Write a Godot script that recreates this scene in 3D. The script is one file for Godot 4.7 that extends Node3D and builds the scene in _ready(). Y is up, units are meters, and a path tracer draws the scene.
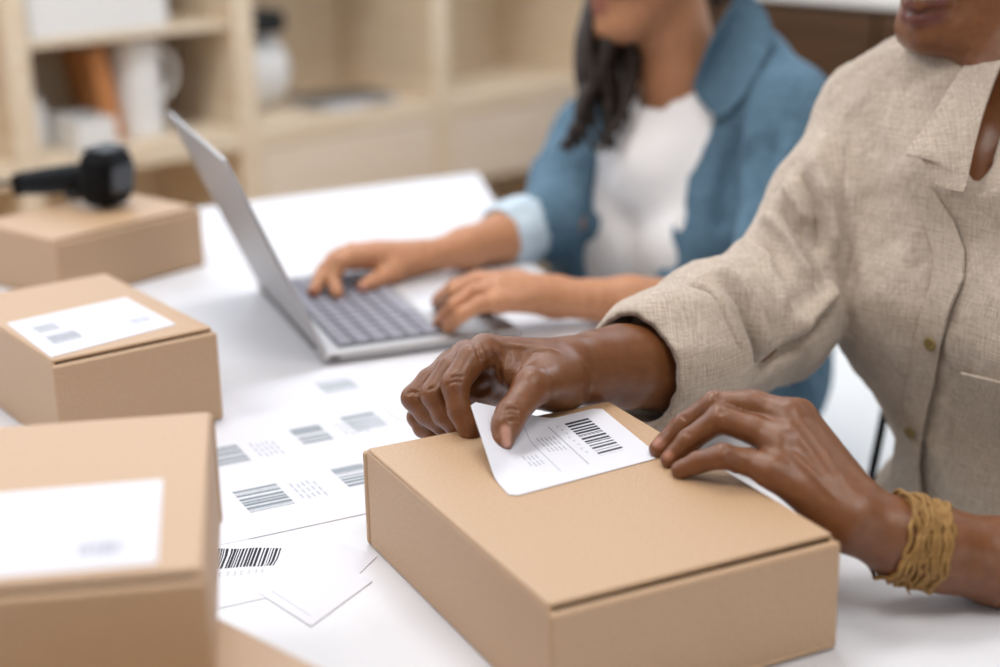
extends Node3D
# Two people packing and labelling parcels at a white work table; a laptop, mailer boxes, label sheets,
# a barcode scanner; birch shelving behind them. Metres, y up.

var used := {}
var mats := {}

# ------------------------------------------------------------------ scene tree helpers
func numbered(called: String) -> String:
	if not used.has(called):
		used[called] = 0
		return called
	used[called] += 1
	return "%s_%03d" % [called, used[called]]

func tag(o: Node, label: String, category: String, group := "") -> Node:
	o.set_meta("label", label)
	o.set_meta("category", category)
	if group != "":
		o.set_meta("group", group)
	return o

func thing(called: String, label: String, category: String, at := Vector3.ZERO, turn := 0.0, group := "") -> Node3D:
	var o := Node3D.new()
	o.name = numbered(called)
	add_child(o)
	o.position = at
	o.rotation.y = turn
	tag(o, label, category, group)
	return o

func put(called: String, mesh: Mesh, m: Material, parent: Node = self, at := Vector3.ZERO, rot := Vector3.ZERO) -> MeshInstance3D:
	var o := MeshInstance3D.new()
	o.name = numbered(called) if parent == self else called
	o.mesh = mesh
	o.material_override = m
	o.cast_shadow = GeometryInstance3D.SHADOW_CASTING_SETTING_ON
	parent.add_child(o, true)
	o.position = at
	o.rotation = rot
	return o

func structure(called: String, mesh: Mesh, m: Material, at := Vector3.ZERO, turn := 0.0) -> MeshInstance3D:
	var o := put(called, mesh, m, self, at, Vector3(0, turn, 0))
	o.set_meta("kind", "structure")
	return o

# ------------------------------------------------------------------ mesh helpers
func commit(v: PackedVector3Array, n: PackedVector3Array, idx: PackedInt32Array, uv := PackedVector2Array(), col := PackedColorArray()) -> ArrayMesh:
	var a := []
	a.resize(Mesh.ARRAY_MAX)
	a[Mesh.ARRAY_VERTEX] = v
	a[Mesh.ARRAY_NORMAL] = n
	a[Mesh.ARRAY_INDEX] = idx
	if uv.size() == v.size():
		a[Mesh.ARRAY_TEX_UV] = uv
	if col.size() == v.size():
		a[Mesh.ARRAY_COLOR] = col
	var m := ArrayMesh.new()
	m.add_surface_from_arrays(Mesh.PRIMITIVE_TRIANGLES, a)
	return m

func smooth_normals(v: PackedVector3Array, idx: PackedInt32Array) -> PackedVector3Array:
	var n := PackedVector3Array()
	n.resize(v.size())
	for t in range(0, idx.size(), 3):
		var a := idx[t]
		var b := idx[t + 1]
		var c := idx[t + 2]
		var f := (v[c] - v[a]).cross(v[b] - v[a])
		n[a] += f
		n[b] += f
		n[c] += f
	for i in n.size():
		n[i] = n[i].normalized()
	return n

# a box of the given size with rounded edges, centred
func rbox(size: Vector3, b: float) -> ArrayMesh:
	var h := size / 2.0
	b = minf(b, minf(h.x, minf(h.y, h.z)) * 0.99)
	var v := PackedVector3Array()
	var n := PackedVector3Array()
	var uv := PackedVector2Array()
	var idx := PackedInt32Array()
	for axis in 3:
		for sgn in [-1.0, 1.0]:
			var a1 := (axis + 1) % 3
			var a2 := (axis + 2) % 3
			var base := v.size()
			var g1 := [-h[a1], -h[a1] + b * 0.4, -h[a1] + b, h[a1] - b, h[a1] - b * 0.4, h[a1]]
			var g2 := [-h[a2], -h[a2] + b * 0.4, -h[a2] + b, h[a2] - b, h[a2] - b * 0.4, h[a2]]
			for i in 6:
				for j in 6:
					var p := Vector3.ZERO
					p[axis] = sgn * h[axis]
					p[a1] = g1[i]
					p[a2] = g2[j]
					var q := Vector3(clampf(p.x, -h.x + b, h.x - b), clampf(p.y, -h.y + b, h.y - b), clampf(p.z, -h.z + b, h.z - b))
					var d := (p - q).normalized()
					v.append(q + d * b)
					n.append(d)
					uv.append(Vector2(g1[i] / size[a1] + 0.5, g2[j] / size[a2] + 0.5))
			for i in 5:
				for j in 5:
					var o := base + i * 6 + j
					if sgn > 0:
						idx.append_array([o, o + 1, o + 6, o + 1, o + 7, o + 6])
					else:
						idx.append_array([o, o + 6, o + 1, o + 1, o + 6, o + 7])
	return commit(v, n, idx, uv)

# rows of points -> smooth surface; closed_u joins the ends of each row, closed_v the last row to the first
func patch(rows: Array, closed_u := false, closed_v := false) -> ArrayMesh:
	var nv := rows.size()
	var nu: int = rows[0].size()
	var v := PackedVector3Array()
	var uv := PackedVector2Array()
	for r in nv:
		for c in nu:
			v.append(rows[r][c])
			uv.append(Vector2(float(c) / maxf(nu - 1, 1), float(r) / maxf(nv - 1, 1)))
	var idx := PackedInt32Array()
	for r in (nv if closed_v else nv - 1):
		for c in (nu if closed_u else nu - 1):
			var a := r * nu + c
			var b := r * nu + (c + 1) % nu
			var d := ((r + 1) % nv) * nu + c
			var e := ((r + 1) % nv) * nu + (c + 1) % nu
			idx.append_array([a, b, d, b, e, d])
	return commit(v, smooth_normals(v, idx), idx, uv)

# a sheet with thickness: top surface rows, bottom set back along the normals, edges closed
func sheet(rows: Array, thick: float) -> ArrayMesh:
	var nv := rows.size()
	var nu: int = rows[0].size()
	var v := PackedVector3Array()
	var uv := PackedVector2Array()
	for r in nv:
		for c in nu:
			v.append(rows[r][c])
			uv.append(Vector2(float(c) / (nu - 1), float(r) / (nv - 1)))
	var idx := PackedInt32Array()
	for r in nv - 1:
		for c in nu - 1:
			var a := r * nu + c
			idx.append_array([a, a + 1, a + nu, a + 1, a + nu + 1, a + nu])
	var n := smooth_normals(v, idx)
	var count := v.size()
	var tri := idx.size()
	for i in count:
		v.append(v[i] - n[i] * thick)
		n.append(-n[i])
		uv.append(uv[i])
	for t in range(0, tri, 3):
		idx.append_array([idx[t] + count, idx[t + 2] + count, idx[t + 1] + count])
	var rim := PackedInt32Array()
	for c in nu: rim.append(c)
	for r in range(1, nv): rim.append(r * nu + nu - 1)
	for c in range(nu - 2, -1, -1): rim.append((nv - 1) * nu + c)
	for r in range(nv - 2, 0, -1): rim.append(r * nu)
	for k in rim.size():
		var a := rim[k]
		var b := rim[(k + 1) % rim.size()]
		var o := v.size()
		var side := (v[b] - v[a]).cross(n[a]).normalized()
		for q in [a, b, b + count, a + count]:
			v.append(v[q])
			n.append(side)
			uv.append(uv[q])
		idx.append_array([o, o + 1, o + 2, o, o + 2, o + 3])
	return commit(v, n, idx, uv)

# flat sheet from four corners (p00 p10 p11 p01), top surface up
func quad_sheet(p00: Vector3, p10: Vector3, p11: Vector3, p01: Vector3, thick: float) -> ArrayMesh:
	var rows := []
	for r in 3:
		var row := []
		for c in 3:
			var s := c / 2.0
			var t := r / 2.0
			row.append(p00.lerp(p10, s).lerp(p01.lerp(p11, s), t))
		rows.append(row)
	return sheet(rows, thick)

# profile of (radius, height) points turned round y
func lathe(profile: Array, seg := 28) -> ArrayMesh:
	var rows := []
	for p in profile:
		var row := []
		for k in seg:
			var a := TAU * k / seg
			row.append(Vector3(p[0] * cos(a), p[1], -p[0] * sin(a)))
		rows.append(row)
	return patch(rows, true)

# round tube along a polyline with a radius for each point
func tube(pts: Array, radii: Array, seg := 10, capped := true) -> ArrayMesh:
	var rows := []
	var side := Vector3.ZERO
	for i in pts.size():
		var d: Vector3 = (pts[mini(i + 1, pts.size() - 1)] - pts[maxi(i - 1, 0)]).normalized()
		if side == Vector3.ZERO:
			side = d.cross(Vector3.UP if absf(d.y) < 0.9 else Vector3.RIGHT).normalized()
		side = (side - d * side.dot(d)).normalized()
		var other := d.cross(side)
		var r: float = radii[i] if radii.size() > 1 else radii[0]
		var ring := []
		for k in seg:
			var a := TAU * k / seg
			ring.append(pts[i] + (side * cos(a) + other * sin(a)) * r)
		if capped and i == 0:
			var dot := []
			for k in seg: dot.append(pts[i] - d * r * 0.3 + (ring[k] - pts[i]) * 0.05)
			rows.append(dot)
		rows.append(ring)
		if capped and i == pts.size() - 1:
			var dot := []
			for k in seg: dot.append(pts[i] + d * r * 0.3 + (ring[k] - pts[i]) * 0.05)
			rows.append(dot)
	return patch(rows, true)

func spline(pts: Array, per := 6) -> Array:
	var c := Curve3D.new()
	for i in pts.size():
		var t: Vector3 = (pts[mini(i + 1, pts.size() - 1)] - pts[maxi(i - 1, 0)]) / 6.0
		c.add_point(pts[i], -t, t)
	var out := []
	for i in pts.size() - 1:
		for k in per:
			out.append(c.sample(i, float(k) / per))
	out.append(pts[-1])
	return out

# ------------------------------------------------------------------ sculpting: tapered capsules joined with a smooth minimum, meshed as surface nets
# groups: [op, k inside the group, k to the rest, 8 numbers for each capsule]; op b base, a add, f finger, s cut away
func sculpt(groups: Array, cell: float, strokes := [], tint := [], skin := Color.WHITE, ripple := 0.0, ripple_size := 0.02, clip := []) -> ArrayMesh:
	var lo := Vector3(1e9, 1e9, 1e9)
	var hi := -lo
	for g in groups:
		if g[0] == "s":
			continue
		var q: Array = g[3]
		for i in range(0, q.size(), 4):
			var p := Vector3(q[i], q[i + 1], q[i + 2])
			var r = Vector3.ONE * (q[i + 3] + cell * 4.0)
			lo = lo.min(p - r)
			hi = hi.max(p + r)
	if clip.size() == 2:
		lo = lo.max(clip[0])
		hi = hi.min(clip[1])
	var nx := int(ceil((hi.x - lo.x) / cell)) + 1
	var ny := int(ceil((hi.y - lo.y) / cell)) + 1
	var nz := int(ceil((hi.z - lo.z) / cell)) + 1
	var field := PackedFloat32Array()
	field.resize(nx * ny * nz)
	field.fill(1.0)
	var base := PackedFloat32Array()
	for g in groups:
		var op: String = g[0]
		var k: float = g[1]
		var kb: float = g[2]
		var q: Array = g[3]
		var reach: float = maxf(k, kb) + cell * 3.0
		# the group's own grid
		var gx0 := nx
		var gy0 := ny
		var gz0 := nz
		var gx1 := -1
		var gy1 := -1
		var gz1 := -1
		for i in range(0, q.size(), 4):
			var r: float = q[i + 3] + reach
			gx0 = mini(gx0, maxi(0, int(floor((q[i] - r - lo.x) / cell))))
			gy0 = mini(gy0, maxi(0, int(floor((q[i + 1] - r - lo.y) / cell))))
			gz0 = mini(gz0, maxi(0, int(floor((q[i + 2] - r - lo.z) / cell))))
			gx1 = maxi(gx1, mini(nx - 1, int(ceil((q[i] + r - lo.x) / cell))))
			gy1 = maxi(gy1, mini(ny - 1, int(ceil((q[i + 1] + r - lo.y) / cell))))
			gz1 = maxi(gz1, mini(nz - 1, int(ceil((q[i + 2] + r - lo.z) / cell))))
		if gx1 < gx0 or gy1 < gy0 or gz1 < gz0:
			continue
		var mx := gx1 - gx0 + 1
		var my := gy1 - gy0 + 1
		var mz := gz1 - gz0 + 1
		var own := PackedFloat32Array()
		own.resize(mx * my * mz)
		own.fill(1.0)
		for i in range(0, q.size(), 8):
			var ax: float = q[i]
			var ay: float = q[i + 1]
			var az: float = q[i + 2]
			var ra: float = q[i + 3]
			var dx: float = q[i + 4] - ax
			var dy: float = q[i + 5] - ay
			var dz: float = q[i + 6] - az
			var dr: float = q[i + 7] - ra
			var length2 := dx * dx + dy * dy + dz * dz
			var inv := 1.0 / length2 if length2 > 1e-12 else 0.0
			var r := maxf(ra, ra + dr) + reach
			var x0 := maxi(gx0, int(floor((minf(ax, ax + dx) - r - lo.x) / cell)))
			var x1 := mini(gx1, int(ceil((maxf(ax, ax + dx) + r - lo.x) / cell)))
			var y0 := maxi(gy0, int(floor((minf(ay, ay + dy) - r - lo.y) / cell)))
			var y1 := mini(gy1, int(ceil((maxf(ay, ay + dy) + r - lo.y) / cell)))
			var z0 := maxi(gz0, int(floor((minf(az, az + dz) - r - lo.z) / cell)))
			var z1 := mini(gz1, int(ceil((maxf(az, az + dz) + r - lo.z) / cell)))
			for iz in range(z0, z1 + 1):
				var pz := lo.z + iz * cell - az
				for iy in range(y0, y1 + 1):
					var py := lo.y + iy * cell - ay
					var at := ((iz - gz0) * my + iy - gy0) * mx - gx0
					var yz := py * dy + pz * dz
					for ix in range(x0, x1 + 1):
						var px := lo.x + ix * cell - ax
						var t := clampf((px * dx + yz) * inv, 0.0, 1.0)
						var ex := px - dx * t
						var ey := py - dy * t
						var ez := pz - dz * t
						var d := sqrt(ex * ex + ey * ey + ez * ez) - ra - dr * t
						var o := own[at + ix]
						if d >= o + k:
							continue
						if o >= d + k:
							own[at + ix] = d
						else:
							var h := 0.5 + 0.5 * (o - d) / k
							own[at + ix] = o + (d - o) * h - k * h * (1.0 - h)
		for iz in range(gz0, gz1 + 1):
			for iy in range(gy0, gy1 + 1):
				var at := ((iz - gz0) * my + iy - gy0) * mx - gx0
				var to := (iz * ny + iy) * nx
				for ix in range(gx0, gx1 + 1):
					var d := own[at + ix]
					if d > 0.9:
						continue
					var o := field[to + ix]
					if op == "b":
						field[to + ix] = d
					elif op == "a":
						field[to + ix] = soft_min(o, d, kb)
					elif op == "f":
						field[to + ix] = soft_min(o, soft_min(base[to + ix], d, kb), 0.0012)
					else:
						field[to + ix] = -soft_min(-o, d, kb)
		if op == "b":
			base = field.duplicate()
	# surface nets
	var vert := PackedVector3Array()
	var cells := PackedInt32Array()
	cells.resize(nx * ny * nz)
	cells.fill(-1)
	var sx := 1
	var sy := nx
	var sz := nx * ny
	var offs := [0, sx, sy, sx + sy, sz, sx + sz, sy + sz, sx + sy + sz]
	var corner := [Vector3(0, 0, 0), Vector3(1, 0, 0), Vector3(0, 1, 0), Vector3(1, 1, 0), Vector3(0, 0, 1), Vector3(1, 0, 1), Vector3(0, 1, 1), Vector3(1, 1, 1)]
	var ea := [0, 2, 4, 6, 0, 1, 4, 5, 0, 1, 2, 3]
	var eb := [1, 3, 5, 7, 2, 3, 6, 7, 4, 5, 6, 7]
	var near := cell * 2.2
	var f8 := PackedFloat32Array()
	f8.resize(8)
	var live := PackedInt32Array()
	for iz in nz - 1:
		for iy in ny - 1:
			var row := (iz * ny + iy) * nx
			for ix in nx - 1:
				var at := row + ix
				if absf(field[at]) > near:
					continue
				var inside := 0
				for c in 8:
					var d := field[at + offs[c]]
					f8[c] = d
					if d < 0.0:
						inside += 1
				if inside == 0 or inside == 8:
					continue
				var sum := Vector3.ZERO
				var count := 0
				for e in 12:
					var da := f8[ea[e]]
					var db := f8[eb[e]]
					if (da < 0.0) != (db < 0.0):
						sum += corner[ea[e]].lerp(corner[eb[e]], da / (da - db))
						count += 1
				cells[at] = vert.size()
				live.append(at)
				vert.append(lo + (Vector3(ix, iy, iz) + sum / count) * cell)
	var idx := PackedInt32Array()
	for at in live:
		var d := field[at]
		for axis in 3:
			var step: int = [sx, sy, sz][axis]
			var u: int = [sy, sz, sx][axis]
			var w: int = [sz, sx, sy][axis]
			if at + step >= field.size() or at - u - w < 0:
				continue
			var e := field[at + step]
			if (d < 0.0) == (e < 0.0):
				continue
			var a := cells[at]
			var b := cells[at - u]
			var c := cells[at - u - w]
			var f := cells[at - w]
			if a < 0 or b < 0 or c < 0 or f < 0:
				continue
			if d < 0.0:
				idx.append_array([a, c, b, a, f, c])
			else:
				idx.append_array([a, b, c, a, c, f])
	var n := smooth_normals(vert, idx)
	# folds and creases: strokes of [amplitude, half width, points...]; a positive amplitude is a ridge
	if strokes.size() > 0 or ripple > 0.0:
		var push := PackedFloat32Array()
		push.resize(vert.size())
		for s in strokes:
			var amp: float = s[0]
			var wide: float = s[1]
			var pts: Array = s[2]
			var slo := Vector3(1e9, 1e9, 1e9)
			var shi := -slo
			for p in pts:
				slo = slo.min(p)
				shi = shi.max(p)
			slo -= Vector3.ONE * wide * 2.5
			shi += Vector3.ONE * wide * 2.5
			for i in vert.size():
				var p := vert[i]
				if p.x < slo.x or p.y < slo.y or p.z < slo.z or p.x > shi.x or p.y > shi.y or p.z > shi.z:
					continue
				var best := 1e9
				var along := 0.0
				for j in pts.size() - 1:
					var a: Vector3 = pts[j]
					var ab: Vector3 = pts[j + 1] - a
					var t := clampf((p - a).dot(ab) / ab.length_squared(), 0.0, 1.0)
					var d := (p - a - ab * t).length_squared()
					if d < best:
						best = d
						along = (j + t) / (pts.size() - 1)
				var x := sqrt(best) / wide
				if x < 2.5:
					push[i] += amp * exp(-x * x) * minf(1.0, minf(along, 1.0 - along) * 5.0 + 0.15)
		if ripple > 0.0:
			var fn := FastNoiseLite.new()
			fn.seed = 11
			fn.noise_type = FastNoiseLite.TYPE_SIMPLEX_SMOOTH
			fn.frequency = 1.0 / ripple_size
			fn.fractal_octaves = 3
			for i in vert.size():
				var p := vert[i]
				push[i] += ripple * fn.get_noise_3d(p.x, p.y * 0.6, p.z)
		for i in vert.size():
			vert[i] += n[i] * push[i]
		n = smooth_normals(vert, idx)
	var col := PackedColorArray()
	if skin != Color.WHITE or tint.size() > 0:
		col.resize(vert.size())
		col.fill(skin)
		for s in tint:          # [centre, radius, soft edge, colour]
			var c: Vector3 = s[0]
			for i in vert.size():
				var d: float = (vert[i] - c).length() - s[1]
				if d < s[2]:
					col[i] = col[i].lerp(s[3], clampf(0.5 - d / s[2] * 0.5, 0.0, 1.0))
	return commit(vert, n, idx, PackedVector2Array(), col)

func soft_min(a: float, b: float, k: float) -> float:
	if k <= 0.0 or a >= b + k or b >= a + k:
		return minf(a, b)
	var h := 0.5 + 0.5 * (b - a) / k
	return b + (a - b) * h - k * h * (1.0 - h)

func joined(meshes: Array) -> ArrayMesh:
	var st := SurfaceTool.new()
	for m in meshes:
		st.append_from(m, 0, Transform3D())
	return st.commit()

# ------------------------------------------------------------------ materials
func noise_tex(frequency: float, c0: Color, c1: Color, octaves := 4, size := 512, sd := 3, kind := FastNoiseLite.TYPE_SIMPLEX_SMOOTH) -> ImageTexture:
	var fn := FastNoiseLite.new()
	fn.seed = sd
	fn.noise_type = kind
	fn.frequency = frequency
	fn.fractal_octaves = octaves
	var src := fn.get_seamless_image(size, size)
	var im := Image.create(size, size, true, Image.FORMAT_RGB8)
	for y in size:
		for x in size:
			im.set_pixel(x, y, c0.lerp(c1, src.get_pixel(x, y).r))
	im.generate_mipmaps()
	return ImageTexture.create_from_image(im)

func plain(c: Color, rough := 0.6, metal := 0.0) -> StandardMaterial3D:
	var m := StandardMaterial3D.new()
	m.albedo_color = c
	m.roughness = rough
	m.metallic = metal
	return m

func textured(t: Texture2D, scale: float, rough: float, world := false) -> StandardMaterial3D:
	var m := StandardMaterial3D.new()
	m.albedo_texture = t
	m.uv1_triplanar = true
	m.uv1_world_triplanar = world
	m.uv1_scale = Vector3.ONE * scale
	m.roughness = rough
	return m

func relief(m: StandardMaterial3D, t: Texture2D, depth_cm: float) -> StandardMaterial3D:
	m.heightmap_enabled = true
	m.heightmap_texture = t
	m.heightmap_scale = depth_cm
	return m

# woven cloth: threads over and under with uneven thickness
func weave_tex(c0: Color, c1: Color, threads: int, uneven: float, sd: int) -> ImageTexture:
	var size := 512
	var rng := RandomNumberGenerator.new()
	rng.seed = sd
	var warp := PackedFloat32Array()
	var weft := PackedFloat32Array()
	for k in threads:
		warp.append(rng.randf())
		weft.append(rng.randf())
	var slub := FastNoiseLite.new()
	slub.seed = sd
	slub.frequency = 0.02
	var im := Image.create(size, size, true, Image.FORMAT_RGB8)
	for y in size:
		var v := float(y) / size * threads
		for x in size:
			var u := float(x) / size * threads
			var over := (int(u) + int(v)) % 2 == 0
			var across := absf(fposmod(u, 1.0) - 0.5) * 2.0
			var along := absf(fposmod(v, 1.0) - 0.5) * 2.0
			var h := 1.0 - (across if over else along)
			var tone := warp[int(u)] if over else weft[int(v)]
			var t := clampf(0.35 + 0.3 * h + 0.5 * uneven * (tone - 0.5) + 1.1 * uneven * (slub.get_noise_2d(x * 4.0, y * 0.35) + slub.get_noise_2d(x * 0.35 + 900.0, y * 4.0)), 0.0, 1.0)
			im.set_pixel(x, y, c0.lerp(c1, t))
	im.generate_mipmaps()
	return ImageTexture.create_from_image(im)

# straight plywood or veneer grain
func grain_tex(c0: Color, c1: Color, sd: int) -> ImageTexture:
	var size := 512
	var fn := FastNoiseLite.new()
	fn.seed = sd
	fn.frequency = 0.02
	fn.fractal_octaves = 4
	var im := Image.create(size, size, true, Image.FORMAT_RGB8)
	for y in size:
		for x in size:
			var t := 0.5 + 0.5 * fn.get_noise_2d(x * 0.12, y * 1.6) + 0.15 * fn.get_noise_2d(x * 0.6, y * 9.0)
			im.set_pixel(x, y, c0.lerp(c1, clampf(t, 0.0, 1.0)))
	im.generate_mipmaps()
	return ImageTexture.create_from_image(im)

func make_materials() -> void:
	mats.kraft = textured(noise_tex(0.16, Color(KRAFT_A), Color(KRAFT_B), 4), 5.0, KRAFT_ROUGH)
	relief(mats.kraft, noise_tex(0.2, Color.BLACK, Color.WHITE, 3, 256, 9), 0.002)
	mats.kraft.metallic_specular = 0.95
	mats.kraft_edge = plain(Color("c9ac88"), 0.85)
	mats.table = textured(noise_tex(0.01, Color(TABLE_A), Color(TABLE_B), 3, 256), 2.0, 0.5)
	mats.paper = plain(Color("e2e2e8"), 0.7)
	mats.white = plain(Color("f0f0f0"), 0.5)
	mats.wall = textured(noise_tex(0.02, Color(WALL_A), Color(WALL_B), 3, 256), 1.0, 0.9)
	mats.ceiling = plain(Color("f2f1ee"), 0.95)
	mats.floor = textured(grain_tex(Color("c09a70"), Color("dcc09a"), 5), 1.2, 0.45)
	mats.birch = textured(grain_tex(Color("e3cdb0"), Color("f2e4d0"), 7), 1.6, 0.6)
	mats.panel = textured(grain_tex(Color("e8d6c2"), Color("f1e4d4"), 12), 1.3, 0.6)
	mats.walnut = textured(grain_tex(Color("38230f"), Color("583a1e"), 9), 1.5, 0.5)
	mats.aluminium = plain(Color("aeacad"), 0.45, 0.5)
	mats.key = plain(Color("8e8c98"), 0.55)
	mats.key_bed = plain(Color("33343c"), 0.6)
	mats.screen = plain(Color("15161a"), 0.15)
	mats.rubber = plain(Color("0b0c0e"), 0.55)
	mats.rubber.metallic_specular = 0.25
	mats.black = plain(Color("14171a"), 0.5)
	var linen_h := weave_tex(Color.BLACK, Color.WHITE, 84, 0.5, 2)
	mats.linen = relief(textured(weave_tex(Color(LINEN_A), Color(LINEN_B), 84, 0.36, 2), 13.5, 0.9), linen_h, 0.025)
	mats.linen.rim_enabled = true
	mats.linen.rim = 0.25
	mats.linen.rim_tint = 0.6
	mats.linen.backlight = Color(0.12, 0.1, 0.09)
	mats.denim = relief(textured(weave_tex(Color("385468"), Color("6a889d"), 64, 0.6, 4), 12.0, 0.9), linen_h, 0.02)
	mats.denim_light = relief(textured(weave_tex(Color("b3c8d8"), Color("d3e0ea"), 64, 0.7, 4), 12.0, 0.9), linen_h, 0.02)
	mats.jersey = plain(Color("faf7f8"), 0.95)
	mats.trousers = textured(weave_tex(Color("8fa9bd"), Color("b4c8d6"), 64, 0.8, 6), 10.0, 0.95)
	mats.hair = relief(textured(grain_tex(Color("150d09"), Color("3a2518"), 3), 6.0, 0.55), grain_tex(Color.BLACK, Color.WHITE, 3), 0.2)
	var pores := noise_tex(0.09, Color.BLACK, Color.WHITE, 4, 512, 21)
	for who in ["skin_a", "skin_b"]:
		var m := plain(Color.WHITE, 0.5)
		m.vertex_color_use_as_albedo = true
		m.albedo_texture = noise_tex(0.02, Color(0.86, 0.82, 0.8), Color(1, 1, 1), 4, 256, 31)
		m.uv1_triplanar = true
		m.uv1_scale = Vector3.ONE * 18.0
		relief(m, pores, 0.03)
		m.subsurf_scatter_enabled = true
		m.subsurf_scatter_strength = 0.08
		mats[who] = m
	mats.skin_b.roughness = 0.29
	mats.raffia = textured(grain_tex(Color("6e4d20"), Color("b88f54"), 15), 24.0, 0.7)
	mats.button = plain(Color("8a7644"), 0.35)
	mats.thread = plain(Color("c9b8a4"), 0.9)

const CAM_BASIS := Basis(Vector3(0.9998, -0.0213, 0.0067), Vector3(0.0223, 0.9536, -0.3002), Vector3(0.0, 0.3003, 0.9538))
const CAM_AT := Vector3(0.0, 1.246, 0.0)
const CAM_FOV := 23.613
const FOCUS := 1.2
const APERTURE := 2.6
const EXPOSURE := 0.68
const KRAFT_A := "a98663"
const KRAFT_B := "c09e7b"
const ROOM_TURN := 0.6981
const ROOM_BACK := -3.36
const WIN1 := [1.45, 3.3, 1.05, 2.8]
const ENERGY1 := 0.66
const WIN2 := [0.0, 3.0, 0.9, 2.6]
const ENERGY2 := 0.5
const WIN3 := [0.35, 5.0, 1.3, 2.82]
const ENERGY3 := 0.8
const SKIN_B := "7e5130"
const SKIN_A := "c8906a"
const BRACELET_R := 0.0268
const KRAFT_ROUGH := 0.52
const LINEN_A := "8f7e6d"
const LINEN_B := "dccfc2"
const LID := 0.222
const WALL_A := "bab3ab"
const WALL_B := "c4beb7"
const TABLE_A := "d6d6db"
const TABLE_B := "dcdce1"
const TOP_ENERGY := [4.6, 4.6, 4.2]
const TOP_LIGHTS := [Vector2(-0.7, -1.5), Vector2(1.1, -1.7), Vector2(0.6, 0.2)]
const LAPTOP_AT := Vector3(-0.1766, 0.7402, -1.5088)
const LAPTOP_TURN := 0.3585
const LAPTOP_LID := 1.1701
const BOXES := [
	["kraft cardboard mailer box being labelled by two hands", Vector3(0.0543, 0.74, -1.0037), 0.4523, Vector3(0.2045, 0.0776, 0.2962)],
	["kraft cardboard box with a label, behind the stacked box", Vector3(-0.3891, 0.74, -1.4239), 0.6212, Vector3(0.1503, 0.0859, 0.255)],
	["kraft cardboard box carrying the black scanner, beside the laptop", Vector3(-0.4946, 0.74, -1.8892), 0.867, Vector3(0.2095, 0.0731, 0.165)],
	["kraft cardboard box with a label, stacked on another box", Vector3(-0.27, 0.8214, -0.817), 0.1484, Vector3(0.21, 0.0786, 0.2439)],
	["kraft cardboard box lying under the stacked labelled box", Vector3(-0.2019, 0.74, -0.6994), -0.754, Vector3(0.3, 0.0799, 0.24)]]
const LABEL_BOX2 := [Vector3(-0.4498, 0.8277, -1.3938), Vector3(-0.3576, 0.8277, -1.4716), Vector3(-0.2923, 0.8277, -1.3788), Vector3(-0.3821, 0.8277, -1.2903)]
const LABEL_BOX3 := [Vector3(-0.3119, 0.9018, -0.8142), Vector3(-0.1917, 0.9018, -0.8344), Vector3(-0.1734, 0.9018, -0.7252), Vector3(-0.2834, 0.9018, -0.7085)]
const LABEL_MAIN := [Vector3(0.0761, 0.8195, -1.1598), Vector3(0.1124, 0.8195, -1.0542), Vector3(0.0049, 0.8195, -0.9888)]
const SHEET_A := [Vector3(-0.3878, 0.7408, -1.2859), Vector3(-0.1219, 0.7408, -1.418), Vector3(-0.0106, 0.7408, -1.1942), Vector3(-0.2766, 0.7408, -1.062)]
const SHEET_B := [Vector3(-0.401, 0.7405, -1.3798), Vector3(-0.135, 0.7405, -1.512), Vector3(-0.0416, 0.7405, -1.3239), Vector3(-0.3076, 0.7405, -1.1918)]
const SHEET_C := [Vector3(-0.2336, 0.7405, -1.1073), Vector3(-0.1371, 0.7405, -1.0969), Vector3(-0.1498, 0.7405, -1.0133), Vector3(-0.2252, 0.7405, -0.9781)]
const SHEET_E := [Vector3(-0.1355, 0.7407, -1.1035), Vector3(-0.0939, 0.7407, -1.0682), Vector3(-0.121, 0.7407, -0.9978), Vector3(-0.1612, 0.7407, -1.037)]
const SHEET_D := [Vector3(-0.1313, 0.741, -1.0763), Vector3(-0.0946, 0.741, -1.0267), Vector3(-0.1309, 0.741, -0.9613), Vector3(-0.1736, 0.741, -1.0134)]
const SCANNER_AT := Vector3(-0.4849, 0.8153, -1.9281)
const SCANNER_TURN := -0.4414
const SHELF_AT := Vector3(-0.5211, 0.0, -3.3736)
const SHELF_TURN := 0.6981
const TABLE_OUTLINE := [Vector2(-0.0287, -2.4478), Vector2(0.0424, -1.8921), Vector2(0.5748, -0.225), Vector2(-0.7557, 0.1404), Vector2(-1.3641, -1.7648)]
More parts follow.
